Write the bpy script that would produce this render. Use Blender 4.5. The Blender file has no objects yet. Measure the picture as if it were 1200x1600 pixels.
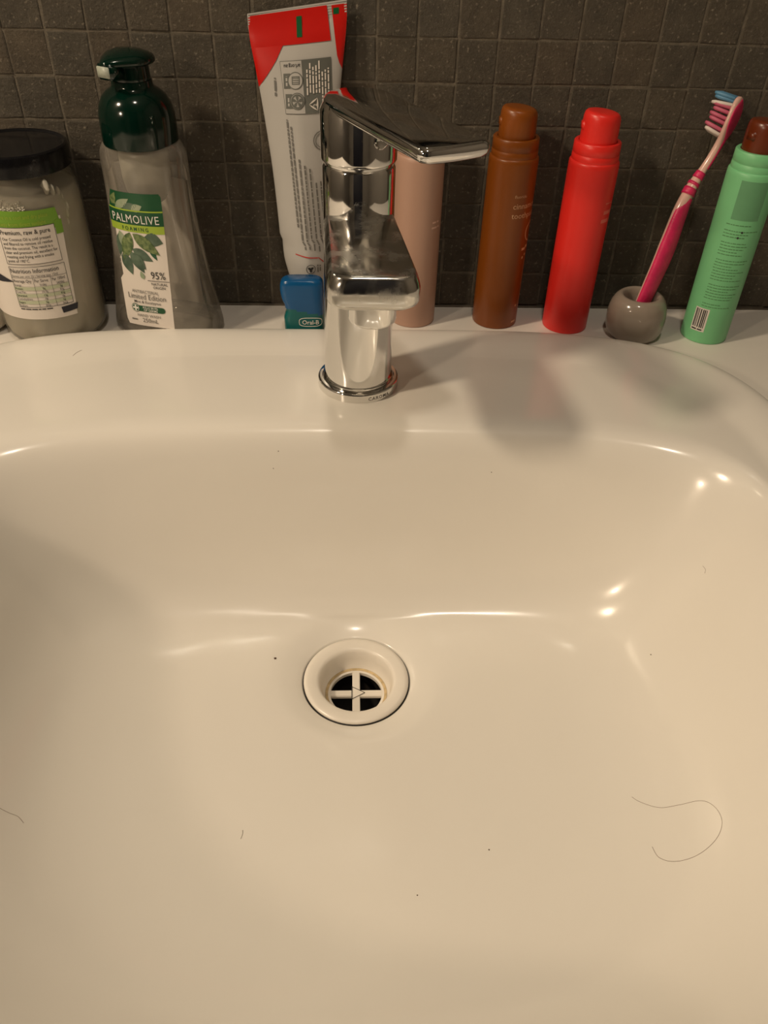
import bpy, bmesh, math, random
from mathutils import Vector, Matrix
from mathutils.bvhtree import BVHTree

random.seed(7)
sc = bpy.context.scene
COL = sc.collection
S = 0.001                 # everything below is measured in millimetres
COUNTER = 850.0           # worktop height
RIM = COUNTER + 10.8      # highest line of the basin rim
DECK = COUNTER + 8.0
WALL = 557.9              # front face of the tiled wall
CAMZ = COUNTER + 269.3

# ------------------------------------------------------------------ camera
rt = Vector((0.9992, -0.0310, 0.0245))
up = Vector((0.0014, 0.6474, 0.7622))
fw = Vector((0.0395, 0.7615, -0.6469))
cam_d = bpy.data.cameras.new('camera')
cam = bpy.data.objects.new('camera', cam_d)
COL.objects.link(cam)
m = Matrix((rt, up, -fw)).transposed()
cam.matrix_world = Matrix.Translation((0, 0, CAMZ * S)) @ m.to_4x4()
cam_d.sensor_fit = 'HORIZONTAL'
cam_d.sensor_width = 36.0
cam_d.lens = 1240.5 / 1200.0 * 36.0
cam_d.clip_start = 0.01
sc.camera = cam

# ------------------------------------------------------------------ world, lamps, exposure
w = bpy.data.worlds.new('world')
sc.world = w
w.use_nodes = True
w.node_tree.nodes['Background'].inputs[0].default_value = (1.0, 0.80, 0.62, 1)
w.node_tree.nodes['Background'].inputs[1].default_value = 0.02
sc.view_settings.view_transform = 'Standard'
sc.view_settings.look = 'None'
sc.view_settings.gamma = 1.0
sc.view_settings.use_curve_mapping = False
sc.view_settings.exposure = -0.37

LAMPS = [  # name, centre (mm), radius (mm), watts, colour, aim
    ('wall_light', (-880, 70, 1880), 55, 11.0, (1.0, 0.81, 0.58), (0, 330, 850)),
    ('small_wall_light', (-870, -420, 1450), 40, 4.2, (1.0, 0.78, 0.56), (0, 500, 900)),
    ('ceiling_light', (20, -110, 2385), 50, 5.4, (1.0, 0.86, 0.70), (100, 300, 850)),
]


# ------------------------------------------------------------------ materials
def mat(name, col, rough=0.4, metal=0.0, noise=0.0, nscale=60.0, bump=0.0, bscale=200.0, coat=0.0,
        trans=0.0, sss=0.0, col2=None, rnoise=0.0, emit=None, spec=None, detail=6.0):
    mt = bpy.data.materials.new(name)
    mt.use_nodes = True
    nt = mt.node_tree
    b = nt.nodes['Principled BSDF']
    b.inputs['Base Color'].default_value = (*col, 1)
    b.inputs['Roughness'].default_value = rough
    b.inputs['Metallic'].default_value = metal
    b.inputs['Coat Weight'].default_value = coat
    b.inputs['Coat Roughness'].default_value = 0.06
    b.inputs['Transmission Weight'].default_value = trans
    if spec is not None:
        b.inputs['Specular IOR Level'].default_value = spec
    if sss:
        b.inputs['Subsurface Weight'].default_value = sss
        b.inputs['Subsurface Scale'].default_value = 0.004
    tc = nt.nodes.new('ShaderNodeTexCoord')
    if noise or col2:
        n = nt.nodes.new('ShaderNodeTexNoise')
        n.inputs['Scale'].default_value = nscale
        n.inputs['Detail'].default_value = detail
        nt.links.new(tc.outputs['Object'], n.inputs['Vector'])
        r = nt.nodes.new('ShaderNodeValToRGB')
        c2 = col2 or tuple(min(1, c * (1 + noise)) for c in col)
        c1 = col if col2 else tuple(c * (1 - noise) for c in col)
        r.color_ramp.elements[0].position = 0.35
        r.color_ramp.elements[1].position = 0.68
        r.color_ramp.elements[0].color = (*c1, 1)
        r.color_ramp.elements[1].color = (*c2, 1)
        nt.links.new(n.outputs['Fac'], r.inputs[0])
        nt.links.new(r.outputs[0], b.inputs['Base Color'])
    if rnoise:
        n = nt.nodes.new('ShaderNodeTexNoise')
        n.inputs['Scale'].default_value = 90.0
        n.inputs['Detail'].default_value = 5.0
        nt.links.new(tc.outputs['Object'], n.inputs['Vector'])
        mr = nt.nodes.new('ShaderNodeMapRange')
        mr.inputs[1].default_value = 0.45
        mr.inputs[2].default_value = 0.75
        mr.inputs[3].default_value = rough
        mr.inputs[4].default_value = rough + rnoise
        nt.links.new(n.outputs['Fac'], mr.inputs[0])
        nt.links.new(mr.outputs[0], b.inputs['Roughness'])
    if bump:
        n = nt.nodes.new('ShaderNodeTexNoise')
        n.inputs['Scale'].default_value = bscale
        n.inputs['Detail'].default_value = 8.0
        nt.links.new(tc.outputs['Object'], n.inputs['Vector'])
        bp = nt.nodes.new('ShaderNodeBump')
        bp.inputs['Strength'].default_value = bump
        bp.inputs['Distance'].default_value = 0.001
        nt.links.new(n.outputs['Fac'], bp.inputs['Height'])
        nt.links.new(bp.outputs[0], b.inputs['Normal'])
    if emit:
        b.inputs['Emission Color'].default_value = (*emit[0], 1)
        b.inputs['Emission Strength'].default_value = emit[1]
    return mt


def clear_mat(name, tint, rough=0.04, base=0.06, haze=None, haze_amt=0.0):
    """thin clear wall: mostly transparent, Fresnel gloss, optionally a film that scatters"""
    mt = bpy.data.materials.new(name)
    mt.use_nodes = True
    nt = mt.node_tree
    nt.nodes.remove(nt.nodes['Principled BSDF'])
    out = nt.nodes['Material Output']
    t = nt.nodes.new('ShaderNodeBsdfTransparent')
    t.inputs[0].default_value = (*tint, 1)
    g = nt.nodes.new('ShaderNodeBsdfGlossy')
    g.inputs['Roughness'].default_value = rough
    lw = nt.nodes.new('ShaderNodeLayerWeight')
    lw.inputs['Blend'].default_value = 0.25
    ma = nt.nodes.new('ShaderNodeMath')
    ma.operation = 'MULTIPLY_ADD'
    ma.inputs[1].default_value = 0.75
    ma.inputs[2].default_value = base
    nt.links.new(lw.outputs['Fresnel'], ma.inputs[0])
    mx = nt.nodes.new('ShaderNodeMixShader')
    nt.links.new(ma.outputs[0], mx.inputs[0])
    nt.links.new(t.outputs[0], mx.inputs[1])
    nt.links.new(g.outputs[0], mx.inputs[2])
    last = mx
    if haze:
        d = nt.nodes.new('ShaderNodeBsdfDiffuse')
        d.inputs[0].default_value = (*haze, 1)
        n = nt.nodes.new('ShaderNodeTexNoise')
        n.inputs['Scale'].default_value = 45
        tc = nt.nodes.new('ShaderNodeTexCoord')
        nt.links.new(tc.outputs['Object'], n.inputs['Vector'])
        mr = nt.nodes.new('ShaderNodeMapRange')
        mr.inputs[1].default_value = 0.3
        mr.inputs[2].default_value = 0.7
        mr.inputs[3].default_value = haze_amt * 0.5
        mr.inputs[4].default_value = haze_amt * 1.5
        nt.links.new(n.outputs['Fac'], mr.inputs[0])
        m2 = nt.nodes.new('ShaderNodeMixShader')
        nt.links.new(mr.outputs[0], m2.inputs[0])
        nt.links.new(mx.outputs[0], m2.inputs[1])
        nt.links.new(d.outputs[0], m2.inputs[2])
        last = m2
    nt.links.new(last.outputs[0], out.inputs['Surface'])
    return mt


M = dict(
    ceramic=mat('glazed_ceramic', (0.80, 0.765, 0.70), 0.18, noise=0.012, nscale=8, coat=0.22, rnoise=0.05),
    counter=mat('worktop_laminate', (0.76, 0.72, 0.66), 0.38, noise=0.02, nscale=20, bump=0.05, bscale=500),
    plastic_white=mat('white_waste_plastic', (0.80, 0.75, 0.67), 0.28, noise=0.03, nscale=40),
    scale_stain=mat('limescale', (0.58, 0.44, 0.24), 0.6, noise=0.2, nscale=300),
    black_hole=mat('dark_pipe_inside', (0.012, 0.010, 0.009), 0.5, noise=0.3, nscale=80),
    grout=mat('dark_grout', (0.135, 0.115, 0.086), 0.9, noise=0.25, nscale=120, bump=0.5, bscale=900),
    chrome=mat('polished_chrome', (0.80, 0.79, 0.77), 0.045, 1.0, rnoise=0.10),
    chrome_worn=mat('water_marked_chrome', (0.62, 0.61, 0.58), 0.12, 1.0, rnoise=0.34),
    chrome_dark=mat('chrome_lettering', (0.05, 0.045, 0.04), 0.5, noise=0.2),
    chrome_top=mat('polished_chrome_plate', (0.72, 0.71, 0.70), 0.06, 1.0, rnoise=0.05),
    mirror=mat('mirror_glass', (0.75, 0.77, 0.76), 0.02, 1.0, noise=0.01),
    paint=mat('wall_paint', (0.26, 0.235, 0.20), 0.8, noise=0.03, nscale=12, bump=0.1),
    ceiling=mat('ceiling_paint', (0.70, 0.66, 0.60), 0.9, noise=0.02, nscale=9),
    floor=mat('floor_tile', (0.10, 0.09, 0.08), 0.5, noise=0.2, nscale=15),
    door=mat('door_paint', (0.012, 0.013, 0.024), 0.5, noise=0.1, nscale=10),
    cabinet=mat('cabinet_laminate', (0.60, 0.56, 0.50), 0.4, noise=0.03, nscale=14),
    lid=mat('black_lid_plastic', (0.006, 0.006, 0.007), 0.15, noise=0.2, nscale=60, spec=0.25),
    glass=clear_mat('jar_glass', (0.95, 0.94, 0.90), 0.03, 0.03, (0.55, 0.52, 0.43), 0.18),
    oil=mat('set_coconut_oil', (0.47, 0.43, 0.355), 0.45, col2=(0.63, 0.585, 0.51), nscale=22, sss=0.1),
    oil_crumb=mat('oil_crumbs', (0.72, 0.69, 0.60), 0.5, noise=0.1, nscale=200),
    bottle=clear_mat('clear_bottle_plastic', (0.93, 0.93, 0.91), 0.06, 0.06, (0.60, 0.55, 0.47), 0.16),
    pump_inner=mat('pump_chamber_plastic', (0.34, 0.32, 0.26), 0.35, noise=0.06, nscale=60),
    dip=mat('dip_tube_plastic', (0.55, 0.50, 0.42), 0.35, noise=0.03),
    liquid=clear_mat('last_of_the_soap', (0.93, 0.92, 0.88), 0.04, 0.12, (0.62, 0.57, 0.50), 0.12),
    pump_green=mat('dark_green_plastic', (0.0008, 0.013, 0.008), 0.12, noise=0.2, nscale=30),
    nozzle=mat('nozzle_plastic', (0.42, 0.45, 0.38), 0.4, noise=0.1, nscale=300),
    lab_white=mat('label_white', (0.74, 0.68, 0.62), 0.45, noise=0.01),
    lab_back=mat('label_reverse', (0.70, 0.63, 0.55), 0.5, noise=0.02),
    lab_green=mat('label_dark_green', (0.006, 0.075, 0.026), 0.4, noise=0.05),
    lab_lime=mat('label_lime', (0.33, 0.46, 0.045), 0.4, noise=0.04),
    lab_leaf=mat('label_mint_leaf', (0.05, 0.10, 0.03), 0.45, col2=(0.24, 0.30, 0.12), nscale=350),
    lab_euca=mat('label_eucalyptus_leaf', (0.035, 0.07, 0.045), 0.45, col2=(0.13, 0.19, 0.13), nscale=120),
    lab_pale=mat('label_pale_leaf', (0.22, 0.30, 0.18), 0.45, col2=(0.38, 0.42, 0.30), nscale=120),
    ink=mat('dark_ink', (0.03, 0.03, 0.028), 0.5, noise=0.1),
    ink_grey=mat('grey_ink', (0.16, 0.155, 0.14), 0.5, noise=0.1),
    ink_white=mat('white_ink', (0.78, 0.76, 0.70), 0.5, noise=0.02),
    jar_green=mat('jar_label_green', (0.16, 0.34, 0.02), 0.45, noise=0.05),
    jar_navy=mat('jar_label_navy', (0.006, 0.007, 0.018), 0.45, noise=0.05),
    row_green=mat('table_row_tint', (0.50, 0.54, 0.38), 0.5, noise=0.03),
    tube_white=mat('tube_white', (0.47, 0.455, 0.43), 0.30, noise=0.02, nscale=40),
    tube_red=mat('tube_red', (0.55, 0.010, 0.006), 0.30, noise=0.05),
    tube_green=mat('tube_green', (0.004, 0.10, 0.03), 0.35, noise=0.05),
    ink_box=mat('recycling_box_grey', (0.13, 0.135, 0.12), 0.45, noise=0.05),
    floss_blue=mat('floss_blue', (0.004, 0.085, 0.24), 0.22, noise=0.05),
    floss_teal=mat('floss_teal', (0.003, 0.115, 0.115), 0.22, noise=0.05),
    pink=mat('pink_tube_plastic', (0.47, 0.29, 0.215), 0.42, noise=0.02, nscale=30),
    brown=mat('brown_tube_plastic', (0.235, 0.060, 0.004), 0.36, noise=0.04, nscale=30),
    red=mat('red_tube_plastic', (0.78, 0.025, 0.018), 0.36, noise=0.03, nscale=30),
    mint=mat('mint_tube_plastic', (0.20, 0.57, 0.27), 0.40, noise=0.03, nscale=30),
    mint_patch=mat('mint_dull_patch', (0.125, 0.34, 0.17), 0.45, noise=0.05),
    mint_ink=mat('mint_text_ink', (0.09, 0.26, 0.10), 0.5, noise=0.05),
    pump_brown=mat('rust_brown_plastic', (0.13, 0.022, 0.004), 0.30, noise=0.05),
    brown_ink=mat('peach_ink', (0.66, 0.38, 0.20), 0.5, noise=0.02),
    red_ink=mat('rose_ink', (0.85, 0.17, 0.13), 0.5, noise=0.02),
    pink_ink=mat('cream_ink', (0.78, 0.55, 0.45), 0.5, noise=0.02),
    stone=mat('taupe_glazed_stoneware', (0.30, 0.25, 0.205), 0.16, noise=0.06, nscale=40, coat=0.3),
    brush_pink=mat('pink_rubber', (0.66, 0.022, 0.115), 0.42, noise=0.12, nscale=160, bump=0.2, bscale=700),
    brush_clear=mat('pearl_handle_plastic', (0.74, 0.47, 0.40), 0.22, noise=0.06, nscale=60, coat=0.3),
    br_white=mat('white_bristle', (0.74, 0.66, 0.60), 0.5, noise=0.05),
    br_pink=mat('pink_bristle', (0.55, 0.12, 0.20), 0.5, noise=0.1),
    br_blue=mat('blue_bristle', (0.10, 0.26, 0.42), 0.5, noise=0.1),
    hair=mat('dark_hair', (0.16, 0.09, 0.05), 0.5, noise=0.1),
    speck=mat('dirt_speck', (0.07, 0.03, 0.012), 0.7, noise=0.2),
    lint=mat('clear_jar_glass', (0.30, 0.29, 0.26), 0.15, noise=0.05),
    bulb=mat('lamp_glass', (0.9, 0.85, 0.75), 0.3, emit=((1.0, 0.78, 0.52), 10.0)),
    lampring=mat('lamp_trim', (0.6, 0.58, 0.54), 0.35, noise=0.02),
)


def stone_tile_mat(name, base, seed):
    """rough slate-like mosaic tile: mottled brown grey with pale flecks and a pitted face"""
    mt = bpy.data.materials.new(name)
    mt.use_nodes = True
    nt = mt.node_tree
    b = nt.nodes['Principled BSDF']
    b.inputs['Roughness'].default_value = 0.62
    tc = nt.nodes.new('ShaderNodeTexCoord')
    geo = nt.nodes.new('ShaderNodeNewGeometry')
    n1 = nt.nodes.new('ShaderNodeTexNoise')
    n1.inputs['Scale'].default_value = 75
    n1.inputs['Detail'].default_value = 8
    n1.inputs['Roughness'].default_value = 0.7
    n2 = nt.nodes.new('ShaderNodeTexNoise')
    n2.inputs['Scale'].default_value = 480
    n2.inputs['Detail'].default_value = 3
    for n in (n1, n2):
        nt.links.new(geo.outputs['Position'], n.inputs['Vector'])
    r1 = nt.nodes.new('ShaderNodeValToRGB')
    r1.color_ramp.elements[0].position = 0.3
    r1.color_ramp.elements[1].position = 0.72
    r1.color_ramp.elements[0].color = (*[c * 0.68 for c in base], 1)
    r1.color_ramp.elements[1].color = (*[c * 1.25 for c in base], 1)
    nt.links.new(n1.outputs['Fac'], r1.inputs[0])
    r2 = nt.nodes.new('ShaderNodeValToRGB')
    r2.color_ramp.elements[0].position = 0.60
    r2.color_ramp.elements[1].position = 0.78
    r2.color_ramp.elements[0].color = (0, 0, 0, 1)
    r2.color_ramp.elements[1].color = (0.55, 0.55, 0.55, 1)
    nt.links.new(n2.outputs['Fac'], r2.inputs[0])
    mx = nt.nodes.new('ShaderNodeMixRGB')
    mx.inputs[2].default_value = (0.42, 0.36, 0.27, 1)
    nt.links.new(r2.outputs[0], mx.inputs[0])
    nt.links.new(r1.outputs[0], mx.inputs[1])
    nt.links.new(mx.outputs[0], b.inputs['Base Color'])
    bp = nt.nodes.new('ShaderNodeBump')
    bp.inputs['Strength'].default_value = 1.0
    bp.inputs['Distance'].default_value = 0.0016
    n3 = nt.nodes.new('ShaderNodeTexNoise')
    n3.inputs['Scale'].default_value = 330
    n3.inputs['Detail'].default_value = 9
    n3.inputs['Roughness'].default_value = 0.75
    nt.links.new(geo.outputs['Position'], n3.inputs['Vector'])
    nt.links.new(n3.outputs['Fac'], bp.inputs['Height'])
    nt.links.new(bp.outputs[0], b.inputs['Normal'])
    return mt


TILE_MATS = [stone_tile_mat('slate_mosaic_%s' % k, c, i) for i, (k, c) in enumerate([
    ('brown', (0.090, 0.073, 0.050)), ('grey', (0.086, 0.073, 0.053)), ('warm', (0.096, 0.075, 0.050)),
    ('dark', (0.082, 0.068, 0.048))])]


# ------------------------------------------------------------------ building helpers
def tag(o, label=None, cat=None, group=None, kind=None):
    if label:
        o['label'] = label
    if cat:
        o['category'] = cat
    if group:
        o['group'] = group
    if kind:
        o['kind'] = kind
    return o


def thing(name, base, label=None, cat=None, group=None):
    o = bpy.data.objects.new(name, None)
    o.empty_display_size = 0.02
    o.location = Vector(base) * S
    COL.objects.link(o)
    return tag(o, label, cat, group)


def mk(name, V, F, mats, parent=None, loc=None, smooth=True, mi=None, auto=None):
    """V in mm, local to the parent (or to loc when top level)"""
    me = bpy.data.meshes.new(name)
    me.from_pydata([(v[0] * S, v[1] * S, v[2] * S) for v in V], [], F)
    if not isinstance(mats, (list, tuple)):
        mats = [mats]
    for q in mats:
        me.materials.append(q)
    if mi:
        me.polygons.foreach_set('material_index', mi)
    me.polygons.foreach_set('use_smooth', [smooth] * len(me.polygons))
    me.validate()
    me.update()
    if auto is not None:
        bm = bmesh.new()
        bm.from_mesh(me)
        bmesh.ops.recalc_face_normals(bm, faces=bm.faces)
        for e in bm.edges:
            if len(e.link_faces) == 2 and e.calc_face_angle(0) > math.radians(auto):
                e.smooth = False
        bm.to_mesh(me)
        bm.free()
    o = bpy.data.objects.new(name, me)
    COL.objects.link(o)
    if parent:
        o.parent = parent
    if loc is not None:
        o.location = Vector(loc) * S
    return o


def loft(rings, cap0=True, cap1=True, closed=True):
    """rings: equal length point lists -> verts, faces"""
    n = len(rings[0])
    V = [p for r in rings for p in r]
    F = []
    for i in range(len(rings) - 1):
        for j in range(n if closed else n - 1):
            k = (j + 1) % n
            F.append((i * n + j, i * n + k, (i + 1) * n + k, (i + 1) * n + j))
    if cap0:
        F.append(tuple(range(n))[::-1])
    if cap1:
        F.append(tuple((len(rings) - 1) * n + j for j in range(n)))
    return V, F


def lathe(prof, seg=48, cx=0, cy=0, cap0=True, cap1=True):
    rings = [[(cx + r * math.cos(2 * math.pi * j / seg), cy + r * math.sin(2 * math.pi * j / seg), z)
              for j in range(seg)] for r, z in prof]
    return loft(rings, cap0, cap1)


def arc(r0, z0, r1, z1, n=5, out=True):
    """quarter fillet in an (r, z) profile from (r0,z0) to (r1,z1)"""
    P = []
    for i in range(n + 1):
        t = math.pi / 2 * i / n
        if out:
            P.append((r0 + (r1 - r0) * math.sin(t), z0 + (z1 - z0) * (1 - math.cos(t))))
        else:
            P.append((r0 + (r1 - r0) * (1 - math.cos(t)), z0 + (z1 - z0) * math.sin(t)))
    return P


def box(x0, x1, y0, y1, z0, z1, bevel=0.0):
    bm = bmesh.new()
    bmesh.ops.create_cube(bm, size=1.0)
    for v in bm.verts:
        v.co = Vector(((x0 + x1) / 2 + v.co.x * (x1 - x0), (y0 + y1) / 2 + v.co.y * (y1 - y0),
                       (z0 + z1) / 2 + v.co.z * (z1 - z0)))
    if bevel:
        bmesh.ops.bevel(bm, geom=bm.edges[:], offset=bevel, segments=2, affect='EDGES')
    V = [v.co[:] for v in bm.verts]
    F = [tuple(v.index for v in f.verts) for f in bm.faces]
    bm.free()
    return V, F


def join(*parts):
    V, F = [], []
    for v, f in parts:
        o = len(V)
        V += list(v)
        F += [tuple(i + o for i in q) for q in f]
    return V, F


def tube_path(pts, rad, seg=8):
    pts = [Vector(p) for p in pts]
    n = len(pts)
    rings = []
    ref = Vector((0.3, 0.2, 1)).normalized()
    for i, p in enumerate(pts):
        t = (pts[min(i + 1, n - 1)] - pts[max(i - 1, 0)]).normalized()
        a = t.cross(ref)
        if a.length < 1e-3:
            a = t.cross(Vector((1, 0, 0)))
        a.normalize()
        b = t.cross(a)
        r = rad[i] if isinstance(rad, (list, tuple)) else rad
        rings.append([tuple(p + (a * math.cos(2 * math.pi * j / seg) + b * math.sin(2 * math.pi * j / seg)) * r)
                      for j in range(seg)])
    return loft(rings)


def crom(pts, k=8):
    """Catmull-Rom through a list of tuples of any length"""
    out = []
    n = len(pts)
    for i in range(n - 1):
        p0, p1, p2, p3 = pts[max(i - 1, 0)], pts[i], pts[i + 1], pts[min(i + 2, n - 1)]
        for s in range(k):
            t = s / k
            out.append(tuple(0.5 * ((2 * b) + (-a + c) * t + (2 * a - 5 * b + 4 * c - d) * t * t
                                    + (-a + 3 * b - 3 * c + d) * t ** 3) for a, b, c, d in zip(p0, p1, p2, p3)))
    out.append(tuple(pts[-1]))
    return out


_tc = {}


def text2d(s, size, bold=0.0, align='LEFT', track=1.0):
    key = (s, bold, align, track)
    if key not in _tc:
        cu = bpy.data.curves.new('t', 'FONT')
        cu.body = s
        cu.size = 1.0
        cu.offset = bold * 0.5
        cu.align_x = align
        cu.space_character = track
        cu.resolution_u = 2
        ob = bpy.data.objects.new('t', cu)
        COL.objects.link(ob)
        dg = bpy.context.evaluated_depsgraph_get()
        dg.update()
        me = bpy.data.meshes.new_from_object(ob.evaluated_get(dg))
        _tc[key] = ([(v.co.x, v.co.y) for v in me.vertices], [tuple(p.vertices) for p in me.polygons])
        bpy.data.objects.remove(ob)
        bpy.data.curves.remove(cu)
        bpy.data.meshes.remove(me)
    V, F = _tc[key]
    return [(x * size, y * size) for x, y in V], F


class Print:
    """flat print laid on a curved surface: fn(u, v, lift) -> point (mm)"""
    def __init__(self, fn, lift=0.12):
        self.fn, self.lift = fn, lift
        self.V, self.F, self.mi, self.mats = [], [], [], []

    def add(self, V2, F, m, layer=1):
        if m not in self.mats:
            self.mats.append(m)
        i = self.mats.index(m)
        o = len(self.V)
        self.V += [self.fn(u, v, self.lift * layer) for u, v in V2]
        self.F += [tuple(a + o for a in f) for f in F]
        self.mi += [i] * len(F)

    def rect(self, u0, v0, u1, v1, m, layer=1, step=2.0):
        nu = max(1, int(abs(u1 - u0) / step + 0.99))
        nv = max(1, int(abs(v1 - v0) / 6.0 + 0.99))
        V = [(u0 + (u1 - u0) * i / nu, v0 + (v1 - v0) * j / nv) for j in range(nv + 1) for i in range(nu + 1)]
        F = [(j * (nu + 1) + i, j * (nu + 1) + i + 1, (j + 1) * (nu + 1) + i + 1, (j + 1) * (nu + 1) + i)
             for j in range(nv) for i in range(nu)]
        self.add(V, F, m, layer)

    def strip(self, left, right, m, layer=1, n=16):
        """filled band between two polylines of (u, v) with equal v count"""
        V, F = [], []
        for (a, b) in zip(left, right):
            for i in range(n + 1):
                t = i / n
                V.append((a[0] + (b[0] - a[0]) * t, a[1] + (b[1] - a[1]) * t))
        for j in range(len(left) - 1):
            for i in range(n):
                F.append((j * (n + 1) + i, j * (n + 1) + i + 1, (j + 1) * (n + 1) + i + 1, (j + 1) * (n + 1) + i))
        self.add(V, F, m, layer)

    def leaf(self, u, v, ang, L, W, m, layer=2, p=0.8):
        a = math.radians(ang)
        c, s = math.cos(a), math.sin(a)
        le, ri = [], []
        for i in range(9):
            t = i / 8
            wd = W * 0.5 * math.sin(math.pi * t ** p) if 0 < t < 1 else 0.01
            x = L * t
            le.append((u + x * c - wd * s, v + x * s + wd * c))
            ri.append((u + x * c + wd * s, v + x * s - wd * c))
        self.strip(le, ri, m, layer, 4)

    def disc(self, u, v, r, m, layer=2, r2=0.0, n=20):
        V, F = [], []
        for i in range(n):
            t = 2 * math.pi * i / n
            V.append((u + r * math.cos(t), v + r * math.sin(t)))
            V.append((u + r2 * math.cos(t), v + r2 * math.sin(t)))
        for i in range(n):
            k = (i + 1) % n
            F.append((2 * i, 2 * k, 2 * k + 1, 2 * i + 1))
        self.add(V, F, m, layer)

    def frame(self, u0, v0, u1, v1, t, m, layer=2):
        self.rect(u0, v0, u1, v0 + t, m, layer)
        self.rect(u0, v1 - t, u1, v1, m, layer)
        self.rect(u0, v0 + t, u0 + t, v1 - t, m, layer)
        self.rect(u1 - t, v0 + t, u1, v1 - t, m, layer)

    def text(self, s, u, v, size, m, layer=3, bold=0.0, align='LEFT', rot=0, track=1.0, sx=1.0):
        V, F = text2d(s, size, bold, align, track)
        a = math.radians(rot)
        c, sn = math.cos(a), math.sin(a)
        self.add([(u + x * sx * c - y * sn, v + x * sx * sn + y * c) for x, y in V], F, m, layer)

    def words(self, u0, u1, v, h, m, layer=3, rot=0):
        """a line of print too small to read: word-length dashes; rot 90 runs along v"""
        u = u0
        while u < u1:
            L = random.uniform(0.8, 3.4) * h * 1.6
            e = min(u + L, u1)
            if rot:
                self.rect(v, u, v + h, e, m, layer, 3)
            else:
                self.rect(u, v, e, v + h, m, layer, 3)
            u = e + h * 0.7

    def build(self, name, parent, label=None):
        o = mk(name, self.V, self.F, self.mats, parent, smooth=True, mi=self.mi)
        if label:
            o['label'] = label
        return o


# ================================================================== room shell
X0, X1, Y0, Y1, Z1 = -950.0, 1000.0, -1250.0, 560.0, 2400.0
ST = dict(kind='structure')
tag(mk('floor', *box(X0 - 60, X1 + 60, Y0 - 60, Y1 + 80, -40, 0), M['floor'], smooth=False), **ST)
tag(mk('ceiling', *box(X0 - 60, X1 + 60, Y0 - 60, Y1 + 80, Z1, Z1 + 40), M['ceiling'], smooth=False), **ST)
tag(mk('wall_left', *box(X0 - 60, X0, Y0 - 60, Y1 + 80, 0, Z1), M['paint'], smooth=False), **ST)
tag(mk('wall_right', *box(X1, X1 + 60, Y0 - 60, Y1 + 80, 0, Z1), M['paint'], smooth=False), **ST)
tag(mk('wall_front', *box(X0, X1, Y0 - 60, Y0, 0, Z1), M['paint'], smooth=False), **ST)
dr = thing('unseen_door', (-100, Y0 + 1, 0))  # unseen door, added dark so the chrome has something dark to reflect
tag(dr, **ST)
mk('door_leaf', *join(box(-400, 400, 0, 36, 5, 2040, 2), box(-290, 290, 36, 42, 1100, 1900, 2),
                      box(-290, 290, 36, 42, 150, 980, 2)), M['door'], dr, smooth=False)
mk('door_handle', *join(lathe([(22, 0), (22, 6)], 20), ([], [])), M['chrome'], dr, loc=(340, 42, 1000))
bpy.data.objects['door_handle'].rotation_euler = (-math.pi / 2, 0, 0)

# ------------------------------------------------------------------ tiled back wall
GX, GZ, T = -209.65, CAMZ - 67.78, 25.0
wall = tag(mk('wall_back', *box(X0, X1, WALL + 0.55, Y1 + 60, 0, Z1), M['grout'], smooth=False), **ST)


def tile_mesh(k):
    """one mosaic tile, 23.7 mm, a hand-cut outline with a soft pillowed edge"""
    rnd = random.Random(k)
    h = 11.85
    n = 4
    inner = {j * 5 + i for j in (1, 2, 3) for i in (1, 2, 3)} - {12}
    g = [[None] * (n + 1) for _ in range(n + 1)]
    V, F = [], []
    for j in range(n + 1):
        for i in range(n + 1):
            x = [-h, -h + 0.6, 0, h - 0.6, h][i]
            z = [-h, -h + 0.6, 0, h - 0.6, h][j]
            edge = (i in (0, n)) or (j in (0, n))
            x += rnd.uniform(-0.3, 0.3)
            z += rnd.uniform(-0.3, 0.3)
            y = 0.35 if edge else rnd.uniform(-0.12, 0.12)
            g[j][i] = len(V)
            V.append((x, y, z))
    for j in range(n):
        for i in range(n):
            F.append((g[j][i], g[j][i + 1], g[j + 1][i + 1], g[j + 1][i]))
    ring = [g[0][i] for i in range(n + 1)] + [g[j][n] for j in range(1, n + 1)] + \
           [g[n][i] for i in range(n - 1, -1, -1)] + [g[j][0] for j in range(n - 1, 0, -1)]
    o = len(V)
    V += [(V[i][0], 2.2, V[i][2]) for i in ring]
    for a in range(len(ring)):
        b = (a + 1) % len(ring)
        F.append((ring[a], o + a, o + b, ring[b]))
    me = bpy.data.meshes.new('tile')
    me.from_pydata([(v[0] * S, v[1] * S, v[2] * S) for v in V], [], F)
    me.polygons.foreach_set('use_smooth', [True] * len(me.polygons))
    me.materials.append(TILE_MATS[k % 4])
    me.update()
    rim = set(ring)
    for e in me.edges:
        a, b = e.vertices
        ina = a < 25 and abs(V[a][0]) < h - 0.95 or False
        inb = b < 25 and abs(V[b][0]) < h - 0.95 or False
        if (a in rim) != (b in rim) or (a not in rim and b not in rim and (a in inner and b in inner)) or (a in rim and b in rim):
            e.use_edge_sharp = True
    return me


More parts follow.
